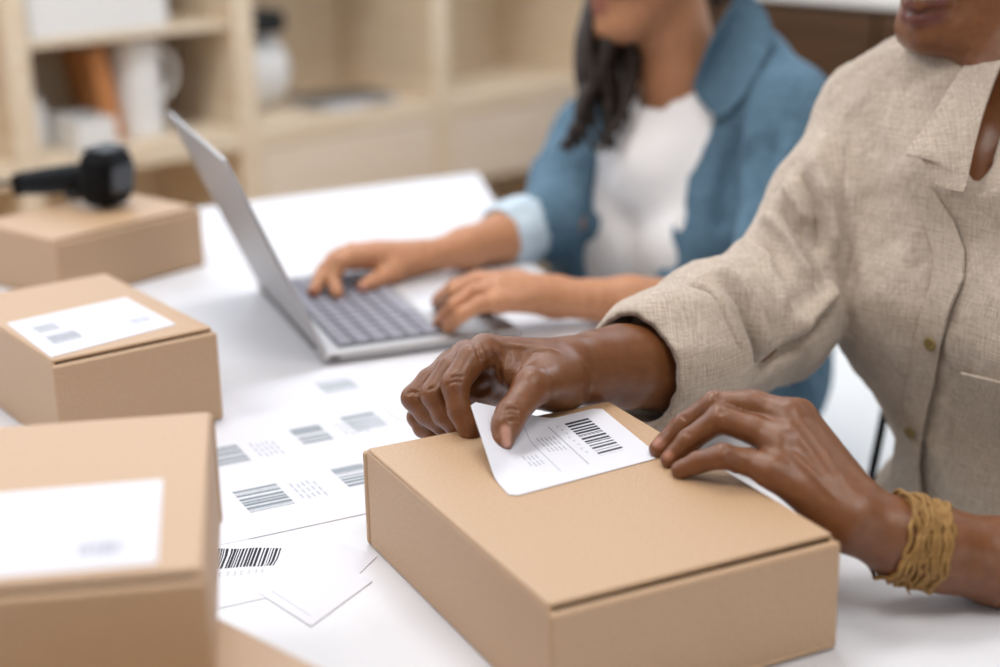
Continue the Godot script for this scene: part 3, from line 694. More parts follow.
var SCULPT_DENIM = [
	["b", 0.04, 0.0, [0.1861, 0.8255, -2.1039, 0.09, 0.1763, 0.7455, -2.0893, 0.108, 0.1763, 0.7455, -2.0893, 0.108, 0.1946, 0.6055, -2.0894, 0.104, 0.1946, 0.6055, -2.0894, 0.104, 0.1817, 0.6, -2.102, 0.112, 0.1817, 0.6, -2.102, 0.112, 0.1789, 0.556, -2.1207, 0.096, 0.1415, 0.7355, -2.0428, 0.068, 0.1415, 0.7355, -2.0428, 0.068, 0.3131, 0.8255, -1.9821, 0.09, 0.2991, 0.7455, -1.9717, 0.108, 0.2991, 0.7455, -1.9717, 0.108, 0.2986, 0.6055, -1.9898, 0.104, 0.2986, 0.6055, -1.9898, 0.104, 0.3117, 0.6, -1.9775, 0.112, 0.3117, 0.6, -1.9775, 0.112, 0.3305, 0.556, -1.9754, 0.096, 0.2541, 0.7355, -1.9349, 0.068, 0.2541, 0.7355, -1.9349, 0.068, 0.3221, 0.9765, -2.0015, 0.0374, 0.3598, 0.9282, -1.9391, 0.0414, 0.2239, 0.9105, -2.0886, 0.042, 0.1311, 0.8479, -2.1497, 0.05, 0.2961, 0.9105, -2.0194, 0.042, 0.348, 0.9031, -1.9154, 0.056]],
	["a", 0.03, 0.025, [0.348, 0.9031, -1.9154, 0.056, 0.3588, 0.8217, -1.8479, 0.0592, 0.3588, 0.8217, -1.8479, 0.0592, 0.2848, 0.7235, -1.6807, 0.0552, 0.2848, 0.7235, -1.6807, 0.0552, 0.2179, 0.7385, -1.6592, 0.0457, 0.2179, 0.7385, -1.6592, 0.0457, 0.1779, 0.7523, -1.6426, 0.0408]],
	["a", 0.02, 0.02, [0.1311, 0.8479, -2.1497, 0.05, 0.0914, 0.8062, -2.0632, 0.0448, 0.0914, 0.8062, -2.0632, 0.0448, 0.0744, 0.7702, -1.9784, 0.0483, 0.0744, 0.7702, -1.9784, 0.0483, 0.0328, 0.7697, -1.9363, 0.0374, 0.0328, 0.7697, -1.9363, 0.0374, 0.0126, 0.7678, -1.92, 0.0359]],
	["s", 0.008, 0.004, [0.1881, 1.0458, -1.9289, 0.0214, 0.2075, 1.0454, -1.9288, 0.0214, 0.2075, 1.0454, -1.9288, 0.0214, 0.2275, 1.045, -1.9286, 0.0214, 0.2275, 1.045, -1.9286, 0.0214, 0.2469, 1.0446, -1.9285, 0.0214, 0.1832, 1.0511, -1.8781, 0.0197, 0.202, 1.0507, -1.878, 0.0197, 0.202, 1.0507, -1.878, 0.0197, 0.2215, 1.0503, -1.8779, 0.0197, 0.2215, 1.0503, -1.8779, 0.0197, 0.2404, 1.0499, -1.8778, 0.0197, 0.1905, 1.0298, -1.9239, 0.0214, 0.2076, 1.0295, -1.9238, 0.0214, 0.2076, 1.0295, -1.9238, 0.0214, 0.2252, 1.0291, -1.9237, 0.0214, 0.2252, 1.0291, -1.9237, 0.0214, 0.2423, 1.0287, -1.9235, 0.0214, 0.1855, 1.0355, -1.8733, 0.0197, 0.2022, 1.0352, -1.8731, 0.0197, 0.2022, 1.0352, -1.8731, 0.0197, 0.2193, 1.0348, -1.873, 0.0197, 0.2193, 1.0348, -1.873, 0.0197, 0.2359, 1.0345, -1.8729, 0.0197, 0.1929, 1.0139, -1.9189, 0.0214, 0.2077, 1.0136, -1.9188, 0.0214, 0.2077, 1.0136, -1.9188, 0.0214, 0.223, 1.0133, -1.9187, 0.0214, 0.223, 1.0133, -1.9187, 0.0214, 0.2378, 1.0129, -1.9186, 0.0214, 0.1879, 1.02, -1.8684, 0.0197, 0.2023, 1.0197, -1.8683, 0.0197, 0.2023, 1.0197, -1.8683, 0.0197, 0.2171, 1.0194, -1.8682, 0.0197, 0.2171, 1.0194, -1.8682, 0.0197, 0.2315, 1.0191, -1.8681, 0.0197, 0.1953, 0.9979, -1.9138, 0.0214, 0.2079, 0.9977, -1.9138, 0.0214, 0.2079, 0.9977, -1.9138, 0.0214, 0.2207, 0.9974, -1.9137, 0.0214, 0.2207, 0.9974, -1.9137, 0.0214, 0.2332, 0.9971, -1.9136, 0.0214, 0.1902, 1.0045, -1.8635, 0.0197, 0.2024, 1.0042, -1.8634, 0.0197, 0.2024, 1.0042, -1.8634, 0.0197, 0.2149, 1.0039, -1.8633, 0.0197, 0.2149, 1.0039, -1.8633, 0.0197, 0.2271, 1.0037, -1.8632, 0.0197, 0.1978, 0.982, -1.9088, 0.0214, 0.208, 0.9818, -1.9087, 0.0214, 0.208, 0.9818, -1.9087, 0.0214, 0.2185, 0.9815, -1.9087, 0.0214, 0.2185, 0.9815, -1.9087, 0.0214, 0.2287, 0.9813, -1.9086, 0.0214, 0.1925, 0.9889, -1.8586, 0.0197, 0.2025, 0.9887, -1.8585, 0.0197, 0.2025, 0.9887, -1.8585, 0.0197, 0.2127, 0.9885, -1.8584, 0.0197, 0.2127, 0.9885, -1.8584, 0.0197, 0.2227, 0.9883, -1.8584, 0.0197, 0.2104, 0.9425, -2.0645, 0.0232, 0.2224, 0.9427, -2.0614, 0.0232, 0.2224, 0.9427, -2.0614, 0.0232, 0.2352, 0.9422, -2.0629, 0.0232, 0.2352, 0.9422, -2.0629, 0.0232, 0.2485, 0.9407, -2.0716, 0.0233, 0.2053, 0.9499, -2.0144, 0.0214, 0.217, 0.9501, -2.0113, 0.0214, 0.217, 0.9501, -2.0113, 0.0214, 0.2295, 0.9496, -2.0128, 0.0214, 0.2295, 0.9496, -2.0128, 0.0214, 0.2425, 0.948, -2.0215, 0.0215, 0.2057, 0.9265, -2.0521, 0.0232, 0.2188, 0.9267, -2.0489, 0.0231, 0.2188, 0.9267, -2.0489, 0.0231, 0.2326, 0.9264, -2.0487, 0.0231, 0.2326, 0.9264, -2.0487, 0.0231, 0.2461, 0.926, -2.0493, 0.0231, 0.2007, 0.9342, -2.0021, 0.0213, 0.2134, 0.9345, -1.9989, 0.0213, 0.2134, 0.9345, -1.9989, 0.0213, 0.2269, 0.9342, -1.9988, 0.0213, 0.2269, 0.9342, -1.9988, 0.0213, 0.2401, 0.9338, -1.9994, 0.0213, 0.2005, 0.9096, -2.0451, 0.0231, 0.2152, 0.9097, -2.0428, 0.0231, 0.2152, 0.9097, -2.0428, 0.0231, 0.2305, 0.9095, -2.0419, 0.0231, 0.2305, 0.9095, -2.0419, 0.0231, 0.2445, 0.9104, -2.0345, 0.023, 0.1956, 0.9178, -1.9953, 0.0213, 0.21, 0.9179, -1.993, 0.0213, 0.21, 0.9179, -1.993, 0.0213, 0.2249, 0.9177, -1.9921, 0.0213, 0.2249, 0.9177, -1.9921, 0.0213, 0.2385, 0.9186, -1.9847, 0.0212, 0.1892, 0.8929, -2.0388, 0.0231, 0.2067, 0.8927, -2.0376, 0.0231, 0.2067, 0.8927, -2.0376, 0.0231, 0.2248, 0.8922, -2.0382, 0.0231, 0.2248, 0.8922, -2.0382, 0.0231, 0.2415, 0.893, -2.031, 0.0231, 0.1846, 0.9015, -1.9891, 0.0213, 0.2016, 0.9013, -1.9879, 0.0213, 0.2016, 0.9013, -1.9879, 0.0213, 0.2193, 0.9008, -1.9885, 0.0213, 0.2193, 0.9008, -1.9885, 0.0213, 0.2356, 0.9017, -1.9813, 0.0212, 0.1777, 0.8767, -2.0295, 0.0231, 0.1976, 0.8762, -2.0295, 0.0231, 0.1976, 0.8762, -2.0295, 0.0231, 0.2183, 0.8753, -2.0317, 0.0231, 0.2183, 0.8753, -2.0317, 0.0231, 0.2378, 0.8757, -2.0275, 0.0231, 0.1733, 0.8857, -1.98, 0.0213, 0.1928, 0.8852, -1.98, 0.0213, 0.1928, 0.8852, -1.98, 0.0213, 0.213, 0.8844, -1.9822, 0.0213, 0.213, 0.8844, -1.9822, 0.0213, 0.2319, 0.8847, -1.9779, 0.0213, 0.168, 0.8604, -2.0208, 0.0231, 0.1895, 0.8602, -2.0191, 0.023, 0.1895, 0.8602, -2.0191, 0.023, 0.2119, 0.8595, -2.0203, 0.0231, 0.2119, 0.8595, -2.0203, 0.0231, 0.2307, 0.8637, -1.9957, 0.0228, 0.1639, 0.8698, -1.9713, 0.0212, 0.1849, 0.8697, -1.9697, 0.0212, 0.1849, 0.8697, -1.9697, 0.0212, 0.2067, 0.8689, -1.9709, 0.0212, 0.2067, 0.8689, -1.9709, 0.0212, 0.225, 0.8732, -1.9463, 0.021, 0.1586, 0.8437, -2.0144, 0.023, 0.1818, 0.8439, -2.0108, 0.023, 0.1818, 0.8439, -2.0108, 0.023, 0.2059, 0.8435, -2.0097, 0.023, 0.2059, 0.8435, -2.0097, 0.023, 0.2246, 0.8514, -1.968, 0.0225, 0.1547, 0.8535, -1.9651, 0.0212, 0.1773, 0.8537, -1.9615, 0.0212, 0.1773, 0.8537, -1.9615, 0.0212, 0.2008, 0.8534, -1.9604, 0.0212, 0.2008, 0.8534, -1.9604, 0.0212, 0.219, 0.8613, -1.9186, 0.0207, 0.1492, 0.8276, -2.0051, 0.023, 0.1743, 0.8278, -2.0013, 0.023, 0.1743, 0.8278, -2.0013, 0.023, 0.1998, 0.8285, -1.9953, 0.0229, 0.1998, 0.8285, -1.9953, 0.0229, 0.2201, 0.8372, -1.9508, 0.0224, 0.1455, 0.8379, -1.956, 0.0212, 0.17, 0.8381, -1.9521, 0.0211, 0.17, 0.8381, -1.9521, 0.0211, 0.1949, 0.8388, -1.9461, 0.0211, 0.1949, 0.8388, -1.9461, 0.0211, 0.2145, 0.8475, -1.9016, 0.0206, 0.1413, 0.8117, -1.9951, 0.0229, 0.1677, 0.812, -1.991, 0.0229, 0.1677, 0.812, -1.991, 0.0229, 0.1942, 0.8138, -1.9798, 0.0228, 0.1942, 0.8138, -1.9798, 0.0228, 0.2156, 0.8233, -1.9336, 0.0222, 0.1378, 0.8224, -1.946, 0.0211, 0.1636, 0.8227, -1.9419, 0.0211, 0.1636, 0.8227, -1.9419, 0.0211, 0.1893, 0.8245, -1.9308, 0.021, 0.1893, 0.8245, -1.9308, 0.021, 0.2101, 0.834, -1.8845, 0.0205, 0.1333, 0.7963, -1.9835, 0.0229, 0.1613, 0.7961, -1.9816, 0.0228, 0.1613, 0.7961, -1.9816, 0.0228, 0.1885, 0.7994, -1.9641, 0.0226, 0.1885, 0.7994, -1.9641, 0.0226, 0.2112, 0.8093, -1.9176, 0.0221, 0.13, 0.8074, -1.9346, 0.0211, 0.1573, 0.8072, -1.9327, 0.021, 0.1573, 0.8072, -1.9327, 0.021, 0.1838, 0.8105, -1.9151, 0.0209, 0.1838, 0.8105, -1.9151, 0.0209, 0.2059, 0.8205, -1.8687, 0.0204, 0.126, 0.7824, -1.9657, 0.0227, 0.1561, 0.78, -1.9731, 0.0228, 0.1561, 0.78, -1.9731, 0.0228, 0.1841, 0.7854, -1.9471, 0.0225, 0.1841, 0.7854, -1.9471, 0.0225, 0.2085, 0.7951, -1.9033, 0.022, 0.1229, 0.7939, -1.9169, 0.0209, 0.1522, 0.7915, -1.9243, 0.021, 0.1522, 0.7915, -1.9243, 0.021, 0.1795, 0.797, -1.8983, 0.0207, 0.1795, 0.797, -1.8983, 0.0207, 0.2032, 0.8067, -1.8545, 0.0203, 0.1216, 0.7674, -1.953, 0.0226, 0.1528, 0.7632, -1.9673, 0.0228, 0.1528, 0.7632, -1.9673, 0.0228, 0.1808, 0.7711, -1.9324, 0.0224, 0.1808, 0.7711, -1.9324, 0.0224, 0.2061, 0.7804, -1.892, 0.0219, 0.1186, 0.7794, -1.9043, 0.0208, 0.149, 0.7752, -1.9186, 0.021, 0.149, 0.7752, -1.9186, 0.021, 0.1762, 0.7831, -1.8838, 0.0206, 0.1762, 0.7831, -1.8838, 0.0206, 0.2008, 0.7923, -1.8434, 0.0202, 0.1182, 0.7488, -1.9555, 0.0227, 0.1498, 0.7456, -1.965, 0.0228, 0.1498, 0.7456, -1.965, 0.0228, 0.1782, 0.7548, -1.9261, 0.0224, 0.1782, 0.7548, -1.9261, 0.0224, 0.2042, 0.7646, -1.885, 0.0219, 0.1153, 0.7611, -1.9069, 0.0209, 0.1461, 0.758, -1.9164, 0.021, 0.1461, 0.758, -1.9164, 0.021, 0.1737, 0.7672, -1.8776, 0.0206, 0.1737, 0.7672, -1.8776, 0.0206, 0.199, 0.777, -1.8365, 0.0202, 0.1169, 0.7269, -1.9695, 0.023, 0.1481, 0.7272, -1.9655, 0.0229, 0.1481, 0.7272, -1.9655, 0.0229, 0.1768, 0.7367, -1.9265, 0.0225, 0.1768, 0.7367, -1.9265, 0.0225, 0.2027, 0.7479, -1.8818, 0.0219, 0.1141, 0.7396, -1.9211, 0.0211, 0.1444, 0.74, -1.9171, 0.0211, 0.1444, 0.74, -1.9171, 0.0211, 0.1723, 0.7495, -1.8781, 0.0207, 0.1723, 0.7495, -1.8781, 0.0207, 0.1975, 0.7607, -1.8334, 0.0202, 0.1173, 0.7062, -1.9773, 0.0231, 0.1479, 0.7077, -1.9692, 0.023, 0.1479, 0.7077, -1.9692, 0.023, 0.1767, 0.7163, -1.9351, 0.0226, 0.1767, 0.7163, -1.9351, 0.0226, 0.1773, 0.7923, -1.6552, 0.0193, 0.1145, 0.7194, -1.9291, 0.0213, 0.1443, 0.7209, -1.921, 0.0212, 0.1443, 0.7209, -1.921, 0.0212, 0.1723, 0.7295, -1.8868, 0.0208, 0.1723, 0.7295, -1.8868, 0.0208, 0.1721, 0.8056, -1.6069, 0.0177, 0.1178, 0.6849, -1.9868, 0.0233, 0.1479, 0.6872, -1.9762, 0.0232, 0.1479, 0.6872, -1.9762, 0.0232, 0.1491, 0.7816, -1.64, 0.0192, 0.1491, 0.7816, -1.64, 0.0192, 0.1725, 0.7866, -1.6203, 0.019, 0.1149, 0.6985, -1.9386, 0.0215, 0.1443, 0.7008, -1.928, 0.0213, 0.1443, 0.7008, -1.928, 0.0213, 0.1447, 0.7952, -1.5919, 0.0176, 0.1447, 0.7952, -1.5919, 0.0176, 0.1674, 0.8003, -1.5722, 0.0174, 0.1182, 0.6635, -1.9955, 0.0234, 0.1482, 0.6668, -1.9819, 0.0233, 0.1482, 0.6668, -1.9819, 0.0233, 0.1472, 0.7712, -1.6225, 0.0191, 0.1472, 0.7712, -1.6225, 0.0191, 0.171, 0.7746, -1.6087, 0.0189, 0.1154, 0.6775, -1.9475, 0.0216, 0.1446, 0.6808, -1.9339, 0.0215, 0.1446, 0.6808, -1.9339, 0.0215, 0.1429, 0.7852, -1.5745, 0.0175, 0.1429, 0.7852, -1.5745, 0.0175, 0.1659, 0.7887, -1.5607, 0.0173, 0.1183, 0.6439, -1.9974, 0.0235, 0.1482, 0.6476, -1.9826, 0.0234, 0.1482, 0.6476, -1.9826, 0.0234, 0.1468, 0.7575, -1.6164, 0.019, 0.1468, 0.7575, -1.6164, 0.019, 0.1705, 0.761, -1.6032, 0.0189, 0.1154, 0.6583, -1.9496, 0.0217, 0.1447, 0.6621, -1.9347, 0.0215, 0.1447, 0.6621, -1.9347, 0.0215, 0.1424, 0.772, -1.5685, 0.0175, 0.1424, 0.772, -1.5685, 0.0175, 0.1654, 0.7754, -1.5553, 0.0173, 0.1181, 0.6254, -1.9953, 0.0236, 0.148, 0.6294, -1.98, 0.0234, 0.148, 0.6294, -1.98, 0.0234, 0.147, 0.7417, -1.6176, 0.0191, 0.147, 0.7417, -1.6176, 0.0191, 0.1706, 0.7456, -1.6029, 0.0189, 0.1152, 0.6402, -1.9475, 0.0217, 0.1445, 0.6443, -1.9323, 0.0216, 0.1445, 0.6443, -1.9323, 0.0216, 0.1426, 0.7565, -1.5699, 0.0175, 0.1426, 0.7565, -1.5699, 0.0175, 0.1656, 0.7605, -1.5552, 0.0174, 0.1179, 0.6064, -1.9946, 0.0236, 0.148, 0.6106, -1.9791, 0.0234, 0.148, 0.6106, -1.9791, 0.0234, 0.178, 0.6165, -1.9585, 0.0232, 0.178, 0.6165, -1.9585, 0.0232, 0.1715, 0.728, -1.6095, 0.0191, 0.1151, 0.6216, -1.947, 0.0218, 0.1444, 0.6259, -1.9315, 0.0216, 0.1444, 0.6259, -1.9315, 0.0216, 0.1737, 0.6318, -1.9109, 0.0214, 0.1737, 0.6318, -1.9109, 0.0214, 0.1664, 0.7434, -1.5619, 0.0175, 0.1179, 0.5865, -1.9962, 0.0237, 0.148, 0.5911, -1.9798, 0.0235, 0.148, 0.5911, -1.9798, 0.0235, 0.1781, 0.5975, -1.9585, 0.0233, 0.1781, 0.5975, -1.9585, 0.0233, 0.204, 0.6117, -1.9132, 0.0227, 0.1151, 0.6022, -1.9487, 0.0219, 0.1445, 0.6068, -1.9324, 0.0217, 0.1445, 0.6068, -1.9324, 0.0217, 0.1738, 0.6132, -1.911, 0.0214, 0.1738, 0.6132, -1.911, 0.0214, 0.1989, 0.6275, -1.8658, 0.0209, 0.1182, 0.5653, -2.0012, 0.0238, 0.1483, 0.5706, -1.9835, 0.0236, 0.1483, 0.5706, -1.9835, 0.0236, 0.1786, 0.5767, -1.9635, 0.0234, 0.1786, 0.5767, -1.9635, 0.0234, 0.2043, 0.5928, -1.914, 0.0228, 0.1154, 0.5814, -1.9539, 0.022, 0.1448, 0.5867, -1.9362, 0.0218, 0.1448, 0.5867, -1.9362, 0.0218, 0.1743, 0.5928, -1.9161, 0.0216, 0.1743, 0.5928, -1.9161, 0.0216, 0.1992, 0.609, -1.8666, 0.021, 0.1188, 0.5412, -2.0141, 0.0241, 0.1491, 0.5473, -1.9944, 0.0238, 0.1491, 0.5473, -1.9944, 0.0238, 0.18, 0.5524, -1.9775, 0.0236, 0.18, 0.5524, -1.9775, 0.0236, 0.2049, 0.5723, -1.9187, 0.0229, 0.116, 0.5577, -1.9668, 0.0222, 0.1456, 0.5638, -1.9472, 0.022, 0.1456, 0.5638, -1.9472, 0.022, 0.1757, 0.569, -1.9303, 0.0218, 0.1757, 0.569, -1.9303, 0.0218, 0.1999, 0.5889, -1.8715, 0.0211, 0.1202, 0.5122, -2.0393, 0.0244, 0.1507, 0.5199, -2.016, 0.0242, 0.1507, 0.5199, -2.016, 0.0242, 0.1826, 0.523, -2.0052, 0.024, 0.1826, 0.523, -2.0052, 0.024, 0.2071, 0.5468, -1.9369, 0.0232, 0.1175, 0.5291, -1.9922, 0.0225, 0.1472, 0.5368, -1.9689, 0.0223, 0.1472, 0.5368, -1.9689, 0.0223, 0.1783, 0.5399, -1.9581, 0.0222, 0.1783, 0.5399, -1.9581, 0.0222, 0.202, 0.5638, -1.8899, 0.0214, 0.1208, 0.4876, -2.051, 0.0246, 0.1527, 0.4899, -2.0427, 0.0245, 0.1527, 0.4899, -2.0427, 0.0245, 0.1857, 0.491, -2.0376, 0.0245, 0.1857, 0.491, -2.0376, 0.0245, 0.2216, 0.4777, -2.0714, 0.0249, 0.1181, 0.505, -2.0041, 0.0227, 0.1492, 0.5073, -1.9958, 0.0226, 0.1492, 0.5073, -1.9958, 0.0226, 0.1814, 0.5084, -1.9907, 0.0226, 0.1814, 0.5084, -1.9907, 0.0226, 0.2166, 0.4952, -2.0245, 0.023, 0.1047, 0.5704, -1.7792, 0.0214, 0.133, 0.5698, -1.779, 0.0214, 0.133, 0.5698, -1.779, 0.0214, 0.1622, 0.5692, -1.7789, 0.0214, 0.1622, 0.5692, -1.7789, 0.0214, 0.1905, 0.5686, -1.7787, 0.0214, 0.102, 0.5882, -1.7324, 0.0197, 0.1295, 0.5876, -1.7322, 0.0197, 0.1295, 0.5876, -1.7322, 0.0197, 0.1579, 0.587, -1.732, 0.0197, 0.1579, 0.587, -1.732, 0.0197, 0.1855, 0.5864, -1.7319, 0.0197, 0.1044, 0.5545, -1.7742, 0.0214, 0.1327, 0.5539, -1.774, 0.0214, 0.1327, 0.5539, -1.774, 0.0214, 0.1618, 0.5533, -1.7738, 0.0214, 0.1618, 0.5533, -1.7738, 0.0214, 0.1901, 0.5527, -1.7737, 0.0214, 0.1016, 0.5727, -1.7275, 0.0197, 0.1292, 0.5721, -1.7274, 0.0197, 0.1292, 0.5721, -1.7274, 0.0197, 0.1575, 0.5715, -1.7272, 0.0197, 0.1575, 0.5715, -1.7272, 0.0197, 0.1851, 0.5709, -1.727, 0.0197]],
	["s", 0.01, 0.004, [0.0534, 0.7693, -1.9572, 0.0265, -0.0218, 0.7679, -1.8729, 0.029]]]
var SCULPT_ARM_C = [
	["b", 0.012, 0.0, [0.0796, 0.7737, -1.9795, 0.0318, 0.0088, 0.7691, -1.9099, 0.0308, 0.0088, 0.7691, -1.9099, 0.0308, -0.0398, 0.7684, -1.8626, 0.0241, -0.0398, 0.7684, -1.8626, 0.0241, -0.083, 0.7679, -1.8257, 0.0189, -0.0901, 0.767, -1.8254, 0.0154, -0.1659, 0.7877, -1.7533, 0.0125, -0.0901, 0.767, -1.8254, 0.0154, -0.1543, 0.7855, -1.7788, 0.0127, -0.0901, 0.767, -1.8254, 0.0154, -0.142, 0.7813, -1.7984, 0.0128, -0.0901, 0.767, -1.8254, 0.0154, -0.1319, 0.7738, -1.8171, 0.0118, -0.0945, 0.764, -1.814, 0.0153, -0.1228, 0.7681, -1.7786, 0.0115]],
	["f", 0.003, 0.008, [-0.1659, 0.7877, -1.7533, 0.0125, -0.177, 0.7875, -1.7375, 0.0096, -0.177, 0.7875, -1.7375, 0.0096, -0.187, 0.7719, -1.7273, 0.0084, -0.187, 0.7719, -1.7273, 0.0084, -0.1798, 0.76, -1.7031, 0.0072]],
	["f", 0.003, 0.008, [-0.1543, 0.7855, -1.7788, 0.0127, -0.1798, 0.7875, -1.7689, 0.0097, -0.1798, 0.7875, -1.7689, 0.0097, -0.198, 0.7754, -1.7494, 0.0085, -0.198, 0.7754, -1.7494, 0.0085, -0.2064, 0.76, -1.7133, 0.0076]],
	["f", 0.003, 0.008, [-0.142, 0.7813, -1.7984, 0.0128, -0.1694, 0.7864, -1.7948, 0.0093, -0.1694, 0.7864, -1.7948, 0.0093, -0.1911, 0.7793, -1.7874, 0.0081, -0.1911, 0.7793, -1.7874, 0.0081, -0.208, 0.762, -1.7733, 0.0069]],
	["f", 0.003, 0.008, [-0.1319, 0.7738, -1.8171, 0.0118, -0.158, 0.7787, -1.8238, 0.0088, -0.158, 0.7787, -1.8238, 0.0088, -0.1793, 0.7746, -1.8226, 0.0077, -0.1793, 0.7746, -1.8226, 0.0077, -0.1951, 0.762, -1.8075, 0.0064]],
	["f", 0.004, 0.01, [-0.1036, 0.7655, -1.8092, 0.0141, -0.1227, 0.7629, -1.7717, 0.0115, -0.1227, 0.7629, -1.7717, 0.0115, -0.1404, 0.7623, -1.7453, 0.0096, -0.1404, 0.7623, -1.7453, 0.0096, -0.1518, 0.76, -1.7293, 0.0084]]]
var SCULPT_ARM_D = [
	["b", 0.012, 0.0, [0.2848, 0.7235, -1.6807, 0.036, 0.2059, 0.7468, -1.6513, 0.0357, 0.2059, 0.7468, -1.6513, 0.0357, 0.1396, 0.7631, -1.6355, 0.0267, 0.1396, 0.7631, -1.6355, 0.0267, 0.0644, 0.773, -1.6229, 0.0201, 0.0593, 0.7727, -1.628, 0.017, 0.0171, 0.7902, -1.6283, 0.0127, 0.0593, 0.7727, -1.628, 0.017, 0.0012, 0.7953, -1.6037, 0.0125, 0.0593, 0.7727, -1.628, 0.017, -0.0031, 0.7939, -1.5823, 0.0119, 0.0593, 0.7727, -1.628, 0.017, 0.0007, 0.7872, -1.5644, 0.0107]],
	["f", 0.003, 0.008, [0.0171, 0.7902, -1.6283, 0.0127, -0.022, 0.794, -1.6295, 0.009, -0.022, 0.794, -1.6295, 0.009, -0.0467, 0.7861, -1.6322, 0.008, -0.0467, 0.7861, -1.6322, 0.008, -0.0671, 0.758, -1.6811, 0.0071]],
	["f", 0.003, 0.008, [0.0012, 0.7953, -1.6037, 0.0125, -0.0238, 0.7978, -1.6045, 0.0094, -0.0238, 0.7978, -1.6045, 0.0094, -0.046, 0.7883, -1.6015, 0.0083, -0.046, 0.7883, -1.6015, 0.0083, -0.0676, 0.76, -1.6626, 0.0071]],
	["f", 0.003, 0.008, [-0.0031, 0.7939, -1.5823, 0.0119, -0.0258, 0.7948, -1.5773, 0.0093, -0.0258, 0.7948, -1.5773, 0.0093, -0.0455, 0.7838, -1.5686, 0.0082, -0.0455, 0.7838, -1.5686, 0.0082, -0.0634, 0.758, -1.5913, 0.0073]],
	["f", 0.003, 0.008, [0.0007, 0.7872, -1.5644, 0.0107, -0.0196, 0.7885, -1.5544, 0.0086, -0.0196, 0.7885, -1.5544, 0.0086, -0.037, 0.7806, -1.5466, 0.0076, -0.037, 0.7806, -1.5466, 0.0076, -0.0535, 0.758, -1.573, 0.0067]],
	["f", 0.004, 0.01, [0.0491, 0.7698, -1.6428, 0.0139, 0.0221, 0.7691, -1.6321, 0.0107, 0.0221, 0.7691, -1.6321, 0.0107, 0.0007, 0.7683, -1.6214, 0.009, 0.0007, 0.7683, -1.6214, 0.009, -0.0187, 0.758, -1.6427, 0.0081]]]
var SCULPT_HEAD_A = [
	["b", 0.02, 0.0, [0.1788, 1.1677, -2.0074, 0.092, 0.1978, 1.1536, -2.0188, 0.094, 0.1531, 1.1531, -1.9919, 0.078, 0.1531, 1.1531, -1.9919, 0.078, 0.1451, 1.0142, -1.9871, 0.0166, 0.1642, 1.0177, -1.9776, 0.018, 0.1642, 1.0177, -1.9776, 0.018, 0.2219, 1.0793, -1.9727, 0.02, 0.1451, 1.0142, -1.9871, 0.0166, 0.1456, 1.0177, -2.0084, 0.018, 0.1456, 1.0177, -2.0084, 0.018, 0.1683, 1.0793, -2.0617, 0.02, 0.1604, 1.0511, -1.9963, 0.034, 0.1548, 1.0962, -1.9929, 0.048, 0.1548, 1.0962, -1.9929, 0.048, 0.1408, 1.1487, -1.9845, 0.058, 0.1794, 1.0785, -1.9727, 0.03, 0.1484, 1.0785, -2.0241, 0.03]],
	["a", 0.02, 0.03, [0.1995, 1.0966, -2.0198, 0.052, 0.2387, 0.9355, -2.0317, 0.05, 0.2387, 0.9355, -2.0317, 0.05, 0.2401, 0.8755, -2.0331, 0.055]],
	["s", 0.005, 0.014, [0.0838, 1.1108, -1.9863, 0.017, 0.0838, 1.1108, -1.9863, 0.017, 0.1158, 1.1108, -1.9332, 0.017, 0.1158, 1.1108, -1.9332, 0.017]],
	["a", 0.004, 0.006, [0.1001, 1.1167, -1.9962, 0.0125, 0.1001, 1.1167, -1.9962, 0.0125, 0.1321, 1.1167, -1.9431, 0.0125, 0.1321, 1.1167, -1.9431, 0.0125]],
	["a", 0.006, 0.007, [0.1278, 1.0388, -1.993, 0.006, 0.13, 1.0375, -1.978, 0.007, 0.13, 1.0375, -1.978, 0.007, 0.1422, 1.0388, -1.969, 0.006]],
	["a", 0.006, 0.006, [0.123, 1.0524, -1.9948, 0.0055, 0.1248, 1.0503, -1.9748, 0.0065, 0.1248, 1.0503, -1.9748, 0.0065, 0.1416, 1.0524, -1.9639, 0.0055]],
	["a", 0.008, 0.012, [0.1062, 1.1205, -1.9636, 0.008, 0.104, 1.0747, -1.9623, 0.011, 0.1102, 1.075, -1.9801, 0.0085, 0.1226, 1.075, -1.9595, 0.0085]],
	["a", 0.006, 0.008, [0.1597, 1.109, -2.0846, 0.011, 0.1542, 1.1423, -2.0859, 0.014, 0.2381, 1.109, -1.9544, 0.011, 0.2367, 1.1423, -1.9489, 0.014]]]
